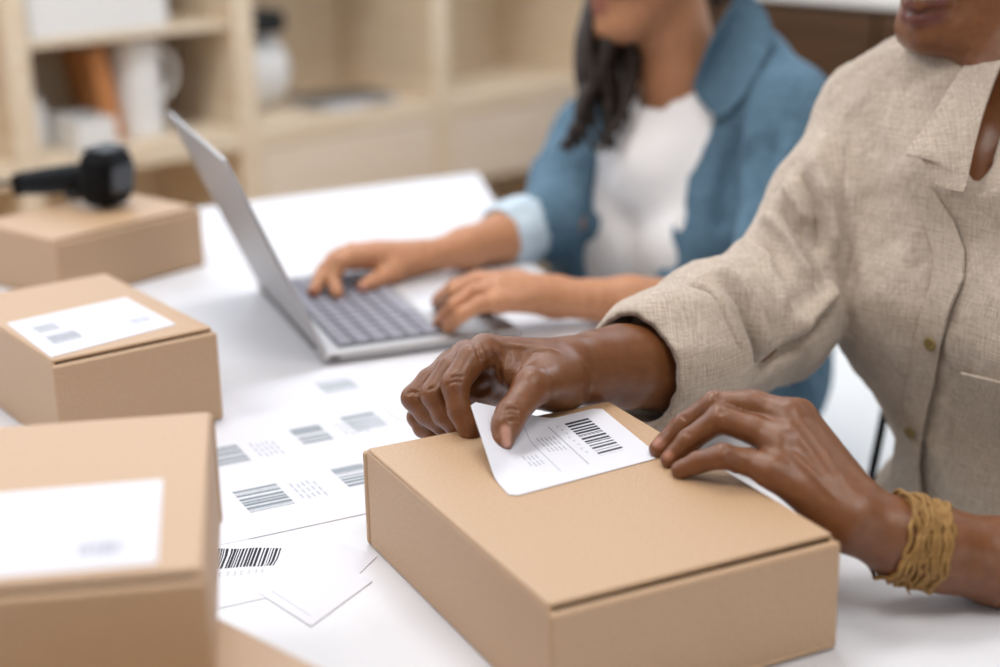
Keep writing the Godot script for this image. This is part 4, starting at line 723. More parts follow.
var FOLDS_SHIRT_B = [[0.014, 0.0075, [Vector3(0.2605, 0.9393, -1.4047), Vector3(0.2688, 0.9222, -1.3786), Vector3(0.2742, 0.9094, -1.3672)]],
	[0.014, 0.0075, [Vector3(0.1826, 0.8872, -1.3119), Vector3(0.2007, 0.8757, -1.2886), Vector3(0.213, 0.8507, -1.2718), Vector3(0.224, 0.8203, -1.2724)]],
	[0.014, 0.0075, [Vector3(0.1561, 0.8767, -1.295), Vector3(0.1775, 0.8667, -1.2706), Vector3(0.1899, 0.8417, -1.2551), Vector3(0.1934, 0.8063, -1.256)]],
	[0.014, 0.0075, [Vector3(0.1311, 0.8565, -1.2878), Vector3(0.1675, 0.8231, -1.3411), Vector3(0.1786, 0.7926, -1.3342)]],
	[0.014, 0.0075, [Vector3(0.2159, 0.8892, -1.3802), Vector3(0.2308, 0.8852, -1.335), Vector3(0.2432, 0.8601, -1.3028), Vector3(0.2521, 0.8214, -1.2972)]],
	[0.014, 0.0075, [Vector3(0.2406, 0.9117, -1.399), Vector3(0.2565, 0.8981, -1.3596), Vector3(0.2713, 0.8607, -1.3292)]],
	[0.014, 0.0075, [Vector3(0.2861, 0.9673, -1.4122), Vector3(0.2919, 0.9295, -1.3758), Vector3(0.2929, 0.8806, -1.3537)]],
	[0.014, 0.0075, [Vector3(0.2465, 0.8364, -1.2926), Vector3(0.2731, 0.8448, -1.3219), Vector3(0.2946, 0.8602, -1.3453)]],
	[-0.015, 0.0065, [Vector3(0.1899, 0.8817, -1.2962), Vector3(0.2061, 0.8554, -1.271), Vector3(0.2098, 0.828, -1.2635), Vector3(0.2096, 0.8006, -1.2686)]],
	[-0.015, 0.0065, [Vector3(0.1613, 0.871, -1.2747), Vector3(0.1769, 0.8474, -1.2515), Vector3(0.1793, 0.8144, -1.2463)]],
	[-0.015, 0.0065, [Vector3(0.1419, 0.8661, -1.2723), Vector3(0.1739, 0.8135, -1.3417), Vector3(0.176, 0.7793, -1.3191)]],
	[-0.015, 0.0065, [Vector3(0.2281, 0.8951, -1.374), Vector3(0.2402, 0.8767, -1.3228), Vector3(0.2468, 0.8443, -1.2958)]],
	[-0.015, 0.0065, [Vector3(0.2492, 0.9209, -1.3979), Vector3(0.265, 0.8982, -1.3583), Vector3(0.2806, 0.8512, -1.3302)]],
	[-0.015, 0.0065, [Vector3(0.2182, 0.8086, -1.2708), Vector3(0.2521, 0.8214, -1.2972), Vector3(0.2885, 0.8411, -1.3331)]],
	[-0.015, 0.0065, [Vector3(0.2717, 0.951, -1.4043), Vector3(0.2799, 0.9174, -1.371), Vector3(0.2835, 0.8859, -1.3518)]],
	[0.003, 0.012, [Vector3(0.3321, 0.9862, -1.4019), Vector3(0.3336, 0.9154, -1.355), Vector3(0.3322, 0.8369, -1.3137)]],
	[0.003, 0.012, [Vector3(0.3454, 0.9036, -1.3294), Vector3(0.3399, 0.8293, -1.3084)]],
	[0.003, 0.012, [Vector3(0.3204, 0.9286, -1.377), Vector3(0.3189, 0.8503, -1.3302), Vector3(0.3317, 0.7657, -1.361)]],
	[0.003, 0.012, [Vector3(0.3861, 0.7707, -1.2905), Vector3(0.3907, 0.7076, -1.3087), Vector3(0.3967, 0.6616, -1.3038)]],
	[-0.0035, 0.004, [Vector3(0.32, 1.0008, -1.4227), Vector3(0.3094, 0.9534, -1.3883), Vector3(0.3053, 0.9032, -1.3672), Vector3(0.3029, 0.854, -1.3501), Vector3(0.3038, 0.8224, -1.3479)]]]
var FOLDS_DENIM = [[-0.012, 0.01, [Vector3(0.2922, 0.9226, -1.8936), Vector3(0.2802, 0.861, -1.9007), Vector3(0.2697, 0.7948, -1.8675), Vector3(0.2389, 0.7893, -1.6611)]],
	[-0.012, 0.01, [Vector3(0.3268, 0.9059, -1.8487), Vector3(0.3071, 0.8545, -1.8125), Vector3(0.2811, 0.805, -1.7272)]],
	[-0.012, 0.01, [Vector3(0.3533, 0.8965, -1.8325), Vector3(0.3391, 0.8496, -1.7776), Vector3(0.3195, 0.8161, -1.7254)]],
	[-0.012, 0.01, [Vector3(0.2878, 0.7169, -1.6183), Vector3(0.3575, 0.6029, -1.8657), Vector3(0.3752, 0.5434, -1.8831)]],
	[0.009, 0.01, [Vector3(0.3074, 0.917, -1.8683), Vector3(0.2948, 0.8565, -1.8613), Vector3(0.2697, 0.7984, -1.7545)]],
	[0.009, 0.01, [Vector3(0.3411, 0.9064, -1.8437), Vector3(0.3229, 0.8488, -1.7827), Vector3(0.3013, 0.8155, -1.7293)]],
	[0.009, 0.01, [Vector3(0.3107, 0.7084, -1.6256), Vector3(0.3837, 0.5832, -1.883), Vector3(0.4027, 0.5147, -1.9221)]],
	[0.009, 0.01, [Vector3(0.2523, 0.8966, -2.0545), Vector3(0.2388, 0.8423, -1.9993), Vector3(0.2217, 0.7735, -1.9083), Vector3(0.2156, 0.7326, -1.872)]]]
var CREASES_A = [[-0.0018, 0.0012, [Vector3(0.0016, 0.8503, -1.074), Vector3(0.0067, 0.8516, -1.0744), Vector3(0.0124, 0.8492, -1.0744)]],
	[-0.0018, 0.0012, [Vector3(0.0023, 0.8485, -1.0709), Vector3(0.008, 0.8487, -1.0717), Vector3(0.013, 0.8453, -1.0725)]],
	[-0.0018, 0.0012, [Vector3(0.0043, 0.8451, -1.0674), Vector3(0.0094, 0.8451, -1.0693), Vector3(0.0136, 0.8419, -1.0713)]],
	[-0.0018, 0.0012, [Vector3(-0.0204, 0.8802, -1.1422), Vector3(-0.0167, 0.8759, -1.131), Vector3(-0.0146, 0.8687, -1.1286)]],
	[-0.0018, 0.0012, [Vector3(-0.0137, 0.8789, -1.1409), Vector3(-0.0101, 0.8711, -1.1353), Vector3(-0.0089, 0.8602, -1.1395)]],
	[-0.0018, 0.0012, [Vector3(-0.0077, 0.8761, -1.1416), Vector3(-0.0035, 0.8658, -1.1414), Vector3(-0.0014, 0.8552, -1.1396), Vector3(0.0014, 0.8457, -1.139)]],
	[-0.0018, 0.0012, [Vector3(-0.0384, 0.8611, -1.1135), Vector3(-0.0332, 0.8629, -1.1148), Vector3(-0.0273, 0.8616, -1.1158)]],
	[-0.0018, 0.0012, [Vector3(-0.0392, 0.8578, -1.112), Vector3(-0.034, 0.86, -1.112), Vector3(-0.0281, 0.8579, -1.1131)]],
	[-0.0018, 0.0012, [Vector3(-0.0557, 0.8472, -1.1295), Vector3(-0.0512, 0.8493, -1.1301), Vector3(-0.0455, 0.8514, -1.1194)]],
	[-0.0018, 0.0012, [Vector3(-0.0719, 0.8381, -1.1474), Vector3(-0.0681, 0.8401, -1.1483), Vector3(-0.0635, 0.8381, -1.1469)]],
	[0.0016, 0.0022, [Vector3(-0.0174, 0.8799, -1.1404), Vector3(-0.013, 0.8747, -1.1342), Vector3(-0.0117, 0.8662, -1.1312)]],
	[0.0016, 0.0022, [Vector3(-0.01, 0.8783, -1.1423), Vector3(-0.0064, 0.8697, -1.1393), Vector3(-0.0044, 0.8578, -1.1416)]],
	[0.0016, 0.0022, [Vector3(-0.004, 0.8759, -1.1445), Vector3(0.0011, 0.8655, -1.1421), Vector3(0.0038, 0.8545, -1.1367)]],
	[0.0016, 0.0022, [Vector3(0.0453, 0.8671, -1.1534), Vector3(0.0226, 0.8711, -1.1551), Vector3(-0.0002, 0.8763, -1.1479)]],
	[-0.003, 0.004, [Vector3(-0.0233, 0.8447, -1.1124), Vector3(-0.0164, 0.8351, -1.1566), Vector3(-0.0085, 0.842, -1.1504)]]]
var CREASES_B = [[0.0016, 0.003, [Vector3(0.1923, 0.8603, -1.0152), Vector3(0.2056, 0.8467, -0.9935), Vector3(0.2184, 0.8305, -0.9711)]],
	[0.0016, 0.003, [Vector3(0.1882, 0.8484, -0.9973), Vector3(0.2037, 0.8371, -0.9817), Vector3(0.2189, 0.8234, -0.9627)]],
	[0.0016, 0.003, [Vector3(0.1996, 0.8646, -1.0188), Vector3(0.2159, 0.846, -0.9945), Vector3(0.2274, 0.8286, -0.9668)]],
	[-0.001, 0.0012, [Vector3(0.1484, 0.8694, -1.0491), Vector3(0.1512, 0.8663, -1.0432), Vector3(0.1518, 0.865, -1.0325)]],
	[-0.001, 0.0012, [Vector3(0.151, 0.8693, -1.0472), Vector3(0.1538, 0.8659, -1.0421)]],
	[-0.001, 0.0012, [Vector3(0.1475, 0.8641, -1.0313), Vector3(0.151, 0.8614, -1.0264), Vector3(0.1527, 0.8567, -1.0232)]],
	[-0.001, 0.0012, [Vector3(0.1509, 0.8648, -1.0312), Vector3(0.1544, 0.8615, -1.026)]],
	[-0.001, 0.0012, [Vector3(0.1476, 0.8483, -1.0002), Vector3(0.1505, 0.8454, -0.9964), Vector3(0.1517, 0.8404, -0.9945)]],
	[-0.001, 0.0012, [Vector3(0.1262, 0.8461, -1.0353), Vector3(0.1298, 0.8444, -1.03)]],
	[-0.001, 0.0012, [Vector3(0.1265, 0.8499, -1.0569), Vector3(0.1301, 0.8482, -1.0513)]]]
var PLACKET = [[Vector3(0.3552, 0.9423, -1.3325), Vector3(0.3583, 0.9444, -1.3286), Vector3(0.3614, 0.9464, -1.3248), Vector3(0.3645, 0.9484, -1.321), Vector3(0.3675, 0.9505, -1.3173)],
	[Vector3(0.3622, 0.9197, -1.3168), Vector3(0.3667, 0.9215, -1.3123), Vector3(0.3711, 0.9233, -1.3076), Vector3(0.3754, 0.9252, -1.3027), Vector3(0.3796, 0.9272, -1.2976)],
	[Vector3(0.3678, 0.8968, -1.3038), Vector3(0.3726, 0.8987, -1.2988), Vector3(0.3772, 0.9007, -1.2932), Vector3(0.3817, 0.903, -1.2873), Vector3(0.3861, 0.9053, -1.2813)],
	[Vector3(0.3645, 0.873, -1.2956), Vector3(0.3695, 0.8756, -1.2903), Vector3(0.3742, 0.8785, -1.2841), Vector3(0.3788, 0.8816, -1.2774), Vector3(0.3833, 0.8847, -1.2705)],
	[Vector3(0.357, 0.8492, -1.2935), Vector3(0.3615, 0.8507, -1.2891), Vector3(0.3655, 0.8527, -1.2834), Vector3(0.3695, 0.8548, -1.2774), Vector3(0.3731, 0.8573, -1.2701)],
	[Vector3(0.3536, 0.8173, -1.2984), Vector3(0.3581, 0.8183, -1.2944), Vector3(0.3621, 0.8199, -1.2891), Vector3(0.3659, 0.8217, -1.2833), Vector3(0.3692, 0.824, -1.276)],
	[Vector3(0.3543, 0.7776, -1.3142), Vector3(0.3592, 0.7789, -1.3094), Vector3(0.3637, 0.7801, -1.3048), Vector3(0.3678, 0.7815, -1.3), Vector3(0.3715, 0.7832, -1.2943)],
	[Vector3(0.3581, 0.7227, -1.3542), Vector3(0.3609, 0.7267, -1.3425), Vector3(0.3644, 0.7298, -1.3333), Vector3(0.3679, 0.7327, -1.3252), Vector3(0.3716, 0.7352, -1.3181)],
	[Vector3(0.3703, 0.6626, -1.4116), Vector3(0.3704, 0.6707, -1.3894), Vector3(0.3701, 0.6793, -1.3654), Vector3(0.372, 0.6853, -1.3495), Vector3(0.3747, 0.69, -1.3371)],
	[Vector3(0.3634, 0.6387, -1.3684), Vector3(0.3675, 0.6423, -1.3599), Vector3(0.3715, 0.6457, -1.3514), Vector3(0.375, 0.6487, -1.3426), Vector3(0.3785, 0.6528, -1.3327)],
	[Vector3(0.3614, 0.5956, -1.3412), Vector3(0.3663, 0.5983, -1.335), Vector3(0.3712, 0.6009, -1.3287), Vector3(0.3761, 0.6033, -1.3229), Vector3(0.3806, 0.6061, -1.3164)]]
var BUTTONS = [[Vector3(0.3645, 0.824, -1.2844), Vector3(-0.7987, -0.1477, 0.5834)], [Vector3(0.3654, 0.7247, -1.3336), Vector3(-0.8134, -0.3161, 0.4883)]]
var POCKET = [[Vector3(0.3834, 0.805, -1.2607), Vector3(0.3954, 0.8079, -1.2385), Vector3(0.4088, 0.8088, -1.2221), Vector3(0.4234, 0.8082, -1.2102), Vector3(0.4389, 0.8065, -1.2015)],
	[Vector3(0.3849, 0.7914, -1.2686), Vector3(0.3967, 0.7956, -1.244), Vector3(0.4102, 0.7975, -1.2263), Vector3(0.4248, 0.7978, -1.2133), Vector3(0.4406, 0.7967, -1.2043)],
	[Vector3(0.387, 0.7726, -1.2806), Vector3(0.3989, 0.7783, -1.2541), Vector3(0.4123, 0.7819, -1.2338), Vector3(0.4273, 0.7834, -1.2194), Vector3(0.4436, 0.7833, -1.2098)],
	[Vector3(0.3908, 0.741, -1.2925), Vector3(0.4044, 0.7468, -1.2694), Vector3(0.4182, 0.7519, -1.2486), Vector3(0.4335, 0.755, -1.2332), Vector3(0.4498, 0.7567, -1.2219)],
	[Vector3(0.3925, 0.7052, -1.3001), Vector3(0.4071, 0.713, -1.2772), Vector3(0.4225, 0.7189, -1.2586), Vector3(0.4388, 0.7231, -1.2439), Vector3(0.456, 0.726, -1.2326)],
	[Vector3(0.3944, 0.6523, -1.3016), Vector3(0.4092, 0.6616, -1.2772), Vector3(0.4252, 0.6685, -1.2582), Vector3(0.4422, 0.6734, -1.2435), Vector3(0.4603, 0.6764, -1.2332)]]
var COLLAR_RIGHT = [[Vector3(0.4448, 1.0803, -1.4156), Vector3(0.4471, 1.0737, -1.3821), Vector3(0.4421, 1.0674, -1.3381)],
	[Vector3(0.4141, 1.0597, -1.3776), Vector3(0.4165, 1.058, -1.3509), Vector3(0.4218, 1.0543, -1.3287)],
	[Vector3(0.3885, 1.0351, -1.351), Vector3(0.3969, 1.031, -1.3319), Vector3(0.4071, 1.0253, -1.3144)],
	[Vector3(0.3629, 1.0078, -1.3246), Vector3(0.3783, 1.0045, -1.3131), Vector3(0.3964, 0.9982, -1.2996)],
	[Vector3(0.3396, 0.9839, -1.3066), Vector3(0.3609, 0.9838, -1.2961), Vector3(0.3885, 0.9742, -1.2868)],
	[Vector3(0.352, 0.9803, -1.3023), Vector3(0.3683, 0.9722, -1.2903), Vector3(0.3852, 0.9637, -1.2814)],
	[Vector3(0.3585, 0.9631, -1.2948), Vector3(0.3685, 0.9583, -1.2849), Vector3(0.3815, 0.9562, -1.278)]]
var COLLAR_LEFT = [[Vector3(0.3899, 0.9461, -1.2737), Vector3(0.3902, 0.9542, -1.271), Vector3(0.4061, 0.9674, -1.2542)],
	[Vector3(0.3964, 0.9401, -1.2666), Vector3(0.4098, 0.9562, -1.2455), Vector3(0.4256, 0.9733, -1.2246)],
	[Vector3(0.4125, 0.9293, -1.2475), Vector3(0.4267, 0.9497, -1.2225), Vector3(0.4436, 0.9717, -1.2084)]]
var CUFF_RIM = Vector3(0.1073, 0.8233, -1.2351)
var CUFF_BACK = Vector3(0.1622, 0.8175, -1.2962)
var COLLAR_DENIM = [[Vector3(0.2418, 0.9433, -1.9532), Vector3(0.2648, 0.999, -1.9498), Vector3(0.3051, 1.0606, -1.9692)],
	[Vector3(0.2536, 0.922, -1.9465), Vector3(0.2793, 0.9752, -1.9633), Vector3(0.3169, 1.0488, -1.9655)],
	[Vector3(0.2718, 0.9107, -1.9168), Vector3(0.2979, 0.9588, -1.9217), Vector3(0.3334, 1.0253, -1.9581)],
	[Vector3(0.292, 0.938, -1.8873), Vector3(0.3136, 0.9676, -1.9083), Vector3(0.3399, 0.9975, -1.949)]]
var BUTTONS_DENIM = [[Vector3(0.2448, 0.8529, -2.0008), Vector3(-0.7627, 0.5842, 0.2774)], [Vector3(0.2222, 0.7846, -1.9091), Vector3(-0.8314, 0.4109, 0.374)], [Vector3(0.1361, 0.8536, -2.025), Vector3(-0.4056, 0.442, 0.8)]]
var CUFF1_RIM = Vector3(0.0026, 0.7681, -1.9096)
var CUFF1_BACK = Vector3(0.0405, 0.7707, -1.9471)
var NAIL_THUMB = [Vector3(0.0024, 0.8387, -1.0643), Vector3(0.0034, 0.8347, -1.0628), Vector3(0.0032, 0.8302, -1.0607)]
var NAIL_C1 = Vector3(-0.1545, 0.7623, -1.7213)
var NAIL_C2 = Vector3(-0.2067, 0.7611, -1.7054)
var NAIL_D1 = Vector3(-0.0575, 0.7639, -1.5753)
var NAILS_B = [Vector3(0.1091, 0.8313, -1.0573), Vector3(0.1115, 0.8297, -1.0535), Vector3(0.115, 0.8294, -1.033)]
var BENCH_POST = [Vector3(0.4038, 0.641, -1.5918), Vector3(0.3711, 0.5962, -1.5357)]
var BENCH = [Vector3(0.5066, 0.0, -1.7576), 0.3639, 0.6947]
var LIPS_B = [Vector3(0.357, 1.0883, -1.3946), Vector3(0.3789, 1.0883, -1.3685), Vector3(0.3567, 1.0857, -1.3799), Vector3(0.3644, 1.0857, -1.3707), Vector3(0.3572, 1.0865, -1.3869), Vector3(0.359, 1.0854, -1.374), Vector3(0.3714, 1.0865, -1.37), Vector3(0.3548, 1.1007, -1.394), Vector3(0.3553, 1.0995, -1.3827), Vector3(0.3558, 1.0984, -1.3714), Vector3(0.3669, 1.0995, -1.3689), Vector3(0.3779, 1.1007, -1.3664)]
var LIPS_A = [Vector3(0.1245, 1.0372, -1.9852), Vector3(0.1267, 1.0363, -1.976), Vector3(0.1338, 1.0372, -1.9698), Vector3(0.1202, 1.0508, -1.9861), Vector3(0.1223, 1.0494, -1.9734), Vector3(0.1326, 1.0508, -1.9655)]
var BRACELET = [Vector3(0.2724, 0.7874, -0.9742), Vector3(0.2557, 0.7935, -0.973)]
var SCULPT_HAIR_A = [
	["b", 0.02, 0.0, [0.1877, 1.1918, -2.0127, 0.092, 0.2101, 1.158, -2.0262, 0.094, 0.1622, 1.2035, -1.9974, 0.075, 0.1622, 1.2035, -1.9974, 0.075]]]
var HEAD_A_FRAME = [Vector3(0.1451, 1.0142, -1.9871), Vector3(-0.8183, -0.2958, 0.4929), Vector3(-0.2533, 0.9553, 0.1526), Vector3(0.516, 0.0, 0.8566)]
var LOCKS = [[Vector3(0.1503, 1.1115, -2.0754), Vector3(0.1402, 1.0689, -2.0736), Vector3(0.126, 1.0266, -2.0643), Vector3(0.1127, 0.9854, -2.0451), Vector3(0.1096, 0.9451, -2.02), Vector3(0.113, 0.9049, -1.9969), Vector3(0.0804, 0.8642, -1.9824)],
	[Vector3(0.1521, 1.112, -2.0677), Vector3(0.1424, 1.0734, -2.0575), Vector3(0.1306, 1.0357, -2.0377), Vector3(0.1165, 0.9989, -2.0134), Vector3(0.1227, 0.9617, -1.9926), Vector3(0.1158, 0.9236, -1.9811), Vector3(0.0908, 0.8843, -1.9784)],
	[Vector3(0.1529, 1.1131, -2.049), Vector3(0.1408, 1.0725, -2.0267), Vector3(0.1255, 1.0325, -2.0015), Vector3(0.1143, 0.9924, -1.9813), Vector3(0.121, 0.9508, -1.9708), Vector3(0.1048, 0.9082, -1.9684), Vector3(0.0868, 0.865, -1.9669)],
	[Vector3(0.1573, 1.1113, -2.0764), Vector3(0.1461, 1.0703, -2.0512), Vector3(0.1296, 1.0291, -2.0326), Vector3(0.1274, 0.9867, -2.0239), Vector3(0.1278, 0.943, -2.022), Vector3(0.1153, 0.8991, -2.0196), Vector3(0.0921, 0.8565, -2.0095)],
	[Vector3(0.1556, 1.1146, -2.0247), Vector3(0.144, 1.0735, -2.0081), Vector3(0.131, 1.0316, -2.0014), Vector3(0.1301, 0.9884, -2.0003), Vector3(0.129, 0.9451, -1.9969), Vector3(0.1137, 0.903, -1.985), Vector3(0.0909, 0.8629, -1.9639)],
	[Vector3(0.16, 1.1127, -2.0536), Vector3(0.151, 1.075, -2.05), Vector3(0.1435, 1.0366, -2.0506), Vector3(0.1425, 0.998, -2.0473), Vector3(0.1455, 0.9603, -2.0346), Vector3(0.1204, 0.9246, -2.0134), Vector3(0.1148, 0.8892, -1.9898)],
	[Vector3(0.1614, 1.1134, -2.0424), Vector3(0.1491, 1.0737, -2.0425), Vector3(0.1376, 1.0341, -2.0373), Vector3(0.1373, 0.9952, -2.0221), Vector3(0.1306, 0.9576, -1.9992), Vector3(0.1039, 0.921, -1.9756), Vector3(0.1052, 0.8831, -1.9585)],
	[Vector3(0.1653, 1.112, -2.0635), Vector3(0.1515, 1.0701, -2.0557), Vector3(0.1394, 1.0291, -2.0379), Vector3(0.1414, 0.9888, -2.0132), Vector3(0.1247, 0.9493, -1.9896), Vector3(0.1075, 0.909, -1.9738), Vector3(0.1051, 0.8666, -1.9675)],
	[Vector3(0.1681, 1.1115, -2.0699), Vector3(0.1556, 1.0751, -2.0517), Vector3(0.15, 1.0393, -2.0279), Vector3(0.1496, 1.0036, -2.0066), Vector3(0.1359, 0.9674, -1.9942), Vector3(0.1217, 0.9297, -1.991), Vector3(0.127, 0.8906, -1.9915)],
	[Vector3(0.1675, 1.1137, -2.035), Vector3(0.1511, 1.0735, -2.0096), Vector3(0.1455, 1.0332, -1.9883), Vector3(0.1395, 0.9921, -1.9764), Vector3(0.1262, 0.9498, -1.9732), Vector3(0.107, 0.9068, -1.9722), Vector3(0.1231, 0.8636, -1.9653)],
	[Vector3(0.1692, 1.1141, -2.028), Vector3(0.1553, 1.0748, -2.0087), Vector3(0.1497, 1.0346, -1.9992), Vector3(0.1468, 0.9932, -1.9975), Vector3(0.1273, 0.9517, -1.9964), Vector3(0.118, 0.9106, -1.9882), Vector3(0.132, 0.8706, -1.9701)],
	[Vector3(0.1734, 1.1125, -2.0517), Vector3(0.1626, 1.0719, -2.0441), Vector3(0.16, 1.0303, -2.0431), Vector3(0.1565, 0.9883, -2.0409), Vector3(0.1339, 0.9474, -2.0309), Vector3(0.1366, 0.9075, -2.011), Vector3(0.1407, 0.8688, -1.9862)],
	[Vector3(0.1744, 1.1135, -2.0366), Vector3(0.1641, 1.075, -2.0371), Vector3(0.1643, 1.0362, -2.0347), Vector3(0.1526, 0.9983, -2.0234), Vector3(0.1367, 0.9617, -2.003), Vector3(0.1376, 0.9257, -1.9789), Vector3(0.1441, 0.8893, -1.9593)],
	[Vector3(0.1796, 1.1111, -2.0716), Vector3(0.1684, 1.0691, -2.0668), Vector3(0.1649, 1.0275, -2.0523), Vector3(0.1486, 0.9873, -2.0293), Vector3(0.1357, 0.9478, -2.0044), Vector3(0.1352, 0.9076, -1.9853), Vector3(0.1443, 0.8655, -1.9759)],
	[Vector3(0.1809, 1.1118, -2.0601), Vector3(0.1697, 1.0738, -2.0446), Vector3(0.1614, 1.0367, -2.0215), Vector3(0.1474, 1.0001, -1.9981), Vector3(0.132, 0.963, -1.9819), Vector3(0.1418, 0.924, -1.9754), Vector3(0.1375, 0.8839, -1.9751)],
	[Vector3(0.1834, 1.1116, -2.063), Vector3(0.1718, 1.0737, -2.0389), Vector3(0.1637, 1.036, -2.0161), Vector3(0.1482, 0.9979, -2.0017), Vector3(0.1377, 0.9584, -1.9968), Vector3(0.1513, 0.9173, -1.9965), Vector3(0.1344, 0.877, -1.9933)],
	[Vector3(0.1842, 1.1126, -2.0466), Vector3(0.1769, 1.0754, -2.0252), Vector3(0.173, 1.0375, -2.013), Vector3(0.1568, 0.9988, -2.0099), Vector3(0.1597, 0.9589, -2.0101), Vector3(0.1659, 0.9192, -2.0055), Vector3(0.1535, 0.8813, -1.9915)],
	[Vector3(0.1854, 1.1133, -2.0352), Vector3(0.178, 1.0764, -2.0254), Vector3(0.1694, 1.0387, -2.024), Vector3(0.1552, 1.0004, -2.0243), Vector3(0.1584, 0.9622, -2.0185), Vector3(0.1587, 0.9254, -2.0027), Vector3(0.1431, 0.8903, -1.98)],
	[Vector3(0.1869, 1.1138, -2.0268), Vector3(0.1801, 1.073, -2.0255), Vector3(0.1678, 1.0319, -2.0243), Vector3(0.1581, 0.9912, -2.0157), Vector3(0.1567, 0.9515, -1.9971), Vector3(0.1599, 0.913, -1.9726), Vector3(0.1312, 0.8754, -1.9502)],
	[Vector3(0.1921, 1.1117, -2.059), Vector3(0.1862, 1.0727, -2.0574), Vector3(0.1758, 1.0343, -2.0475), Vector3(0.1658, 0.997, -2.0279), Vector3(0.1699, 0.9603, -2.0037), Vector3(0.1678, 0.9237, -1.9829), Vector3(0.139, 0.8864, -1.9714)],
	[Vector3(0.1965, 1.1101, -2.0817), Vector3(0.1882, 1.0698, -2.069), Vector3(0.1765, 1.0305, -2.0473), Vector3(0.1658, 0.9919, -2.0224), Vector3(0.1752, 0.9526, -2.0024), Vector3(0.1603, 0.9126, -1.9922), Vector3(0.1431, 0.8711, -1.99)],
	[Vector3(0.1978, 1.1108, -2.0713), Vector3(0.1879, 1.073, -2.0488), Vector3(0.1727, 1.036, -2.0248), Vector3(0.169, 0.9984, -2.0071), Vector3(0.1731, 0.9594, -1.9993), Vector3(0.1573, 0.9196, -1.9985), Vector3(0.1414, 0.8794, -1.9973)],
	[Vector3(0.1975, 1.1124, -2.0448), Vector3(0.1851, 1.0731, -2.0208), Vector3(0.1697, 1.0334, -2.0045), Vector3(0.1702, 0.9924, -1.9979), Vector3(0.1672, 0.9503, -1.9971), Vector3(0.1535, 0.9083, -1.9942), Vector3(0.1312, 0.8677, -1.9829)],
	[Vector3(0.1993, 1.1127, -2.0398), Vector3(0.1857, 1.0712, -2.0249), Vector3(0.175, 1.0286, -2.0196), Vector3(0.1732, 0.985, -2.0185), Vector3(0.1716, 0.9414, -2.0138), Vector3(0.1489, 0.8994, -2.0), Vector3(0.136, 0.8589, -1.9775)],
	[Vector3(0.2012, 1.1129, -2.0365), Vector3(0.1885, 1.071, -2.0329), Vector3(0.1794, 1.0284, -2.0321), Vector3(0.1778, 0.9857, -2.0261), Vector3(0.174, 0.9442, -2.0103), Vector3(0.1447, 0.9047, -1.9869), Vector3(0.1471, 0.8652, -1.9623)],
	[Vector3(0.2047, 1.112, -2.0494), Vector3(0.1961, 1.0751, -2.05), Vector3(0.1881, 1.0384, -2.044), Vector3(0.1926, 1.0024, -2.0279), Vector3(0.1798, 0.9679, -2.0051), Vector3(0.1611, 0.9338, -1.9831), Vector3(0.1658, 0.8983, -1.9686)],
	[Vector3(0.2785, 1.1092, -2.0675), Vector3(0.2828, 1.0925, -2.0599), Vector3(0.2784, 1.075, -2.0641), Vector3(0.2745, 1.0573, -2.068), Vector3(0.2809, 1.0393, -2.0715), Vector3(0.2873, 1.0204, -2.0826)],
	[Vector3(0.2879, 1.1086, -2.0742), Vector3(0.2887, 1.0907, -2.0899), Vector3(0.279, 1.0757, -2.0683), Vector3(0.2813, 1.0589, -2.0677), Vector3(0.286, 1.0436, -2.049), Vector3(0.2832, 1.0273, -2.0439)],
	[Vector3(0.2928, 1.1084, -2.0767), Vector3(0.285, 1.093, -2.0675), Vector3(0.2841, 1.0762, -2.0747), Vector3(0.2897, 1.0608, -2.0626), Vector3(0.294, 1.043, -2.0774), Vector3(0.2849, 1.0283, -2.0613)],
	[Vector3(0.2945, 1.1077, -2.0864), Vector3(0.2897, 1.0917, -2.0916), Vector3(0.2932, 1.0767, -2.0803), Vector3(0.2975, 1.0616, -2.0698), Vector3(0.2921, 1.0464, -2.0644), Vector3(0.2865, 1.0312, -2.0593)],
	[Vector3(0.2955, 1.1071, -2.0958), Vector3(0.2954, 1.0924, -2.0881), Vector3(0.3017, 1.0777, -2.0791), Vector3(0.3009, 1.0625, -2.0788), Vector3(0.2914, 1.049, -2.0605), Vector3(0.2941, 1.0331, -2.0666)],
	[Vector3(0.2951, 1.1087, -2.0702), Vector3(0.3053, 1.0923, -2.094), Vector3(0.3063, 1.0789, -2.0766), Vector3(0.2994, 1.0647, -2.0731), Vector3(0.2969, 1.05, -2.0728), Vector3(0.3025, 1.0362, -2.0621)],
	[Vector3(0.3045, 1.1078, -2.082), Vector3(0.3127, 1.0928, -2.0925), Vector3(0.3069, 1.0799, -2.0772), Vector3(0.299, 1.0672, -2.0623), Vector3(0.3048, 1.0522, -2.0718), Vector3(0.3071, 1.0404, -2.0456)],
	[Vector3(0.3164, 1.1063, -2.1016), Vector3(0.3137, 1.0943, -2.0787), Vector3(0.3064, 1.0811, -2.0768), Vector3(0.3095, 1.0659, -2.0952), Vector3(0.3164, 1.0525, -2.0899), Vector3(0.3125, 1.0412, -2.065)],
	[Vector3(0.3208, 1.1068, -2.091), Vector3(0.3153, 1.0939, -2.0918), Vector3(0.3117, 1.0808, -2.0938), Vector3(0.3148, 1.0694, -2.0713), Vector3(0.3187, 1.0565, -2.07), Vector3(0.3137, 1.0428, -2.0771)],
	[Vector3(0.3215, 1.1071, -2.0873), Vector3(0.3152, 1.0947, -2.0885), Vector3(0.3176, 1.0826, -2.0832), Vector3(0.3211, 1.0718, -2.0615), Vector3(0.318, 1.0595, -2.0605), Vector3(0.3086, 1.0493, -2.0386)]]
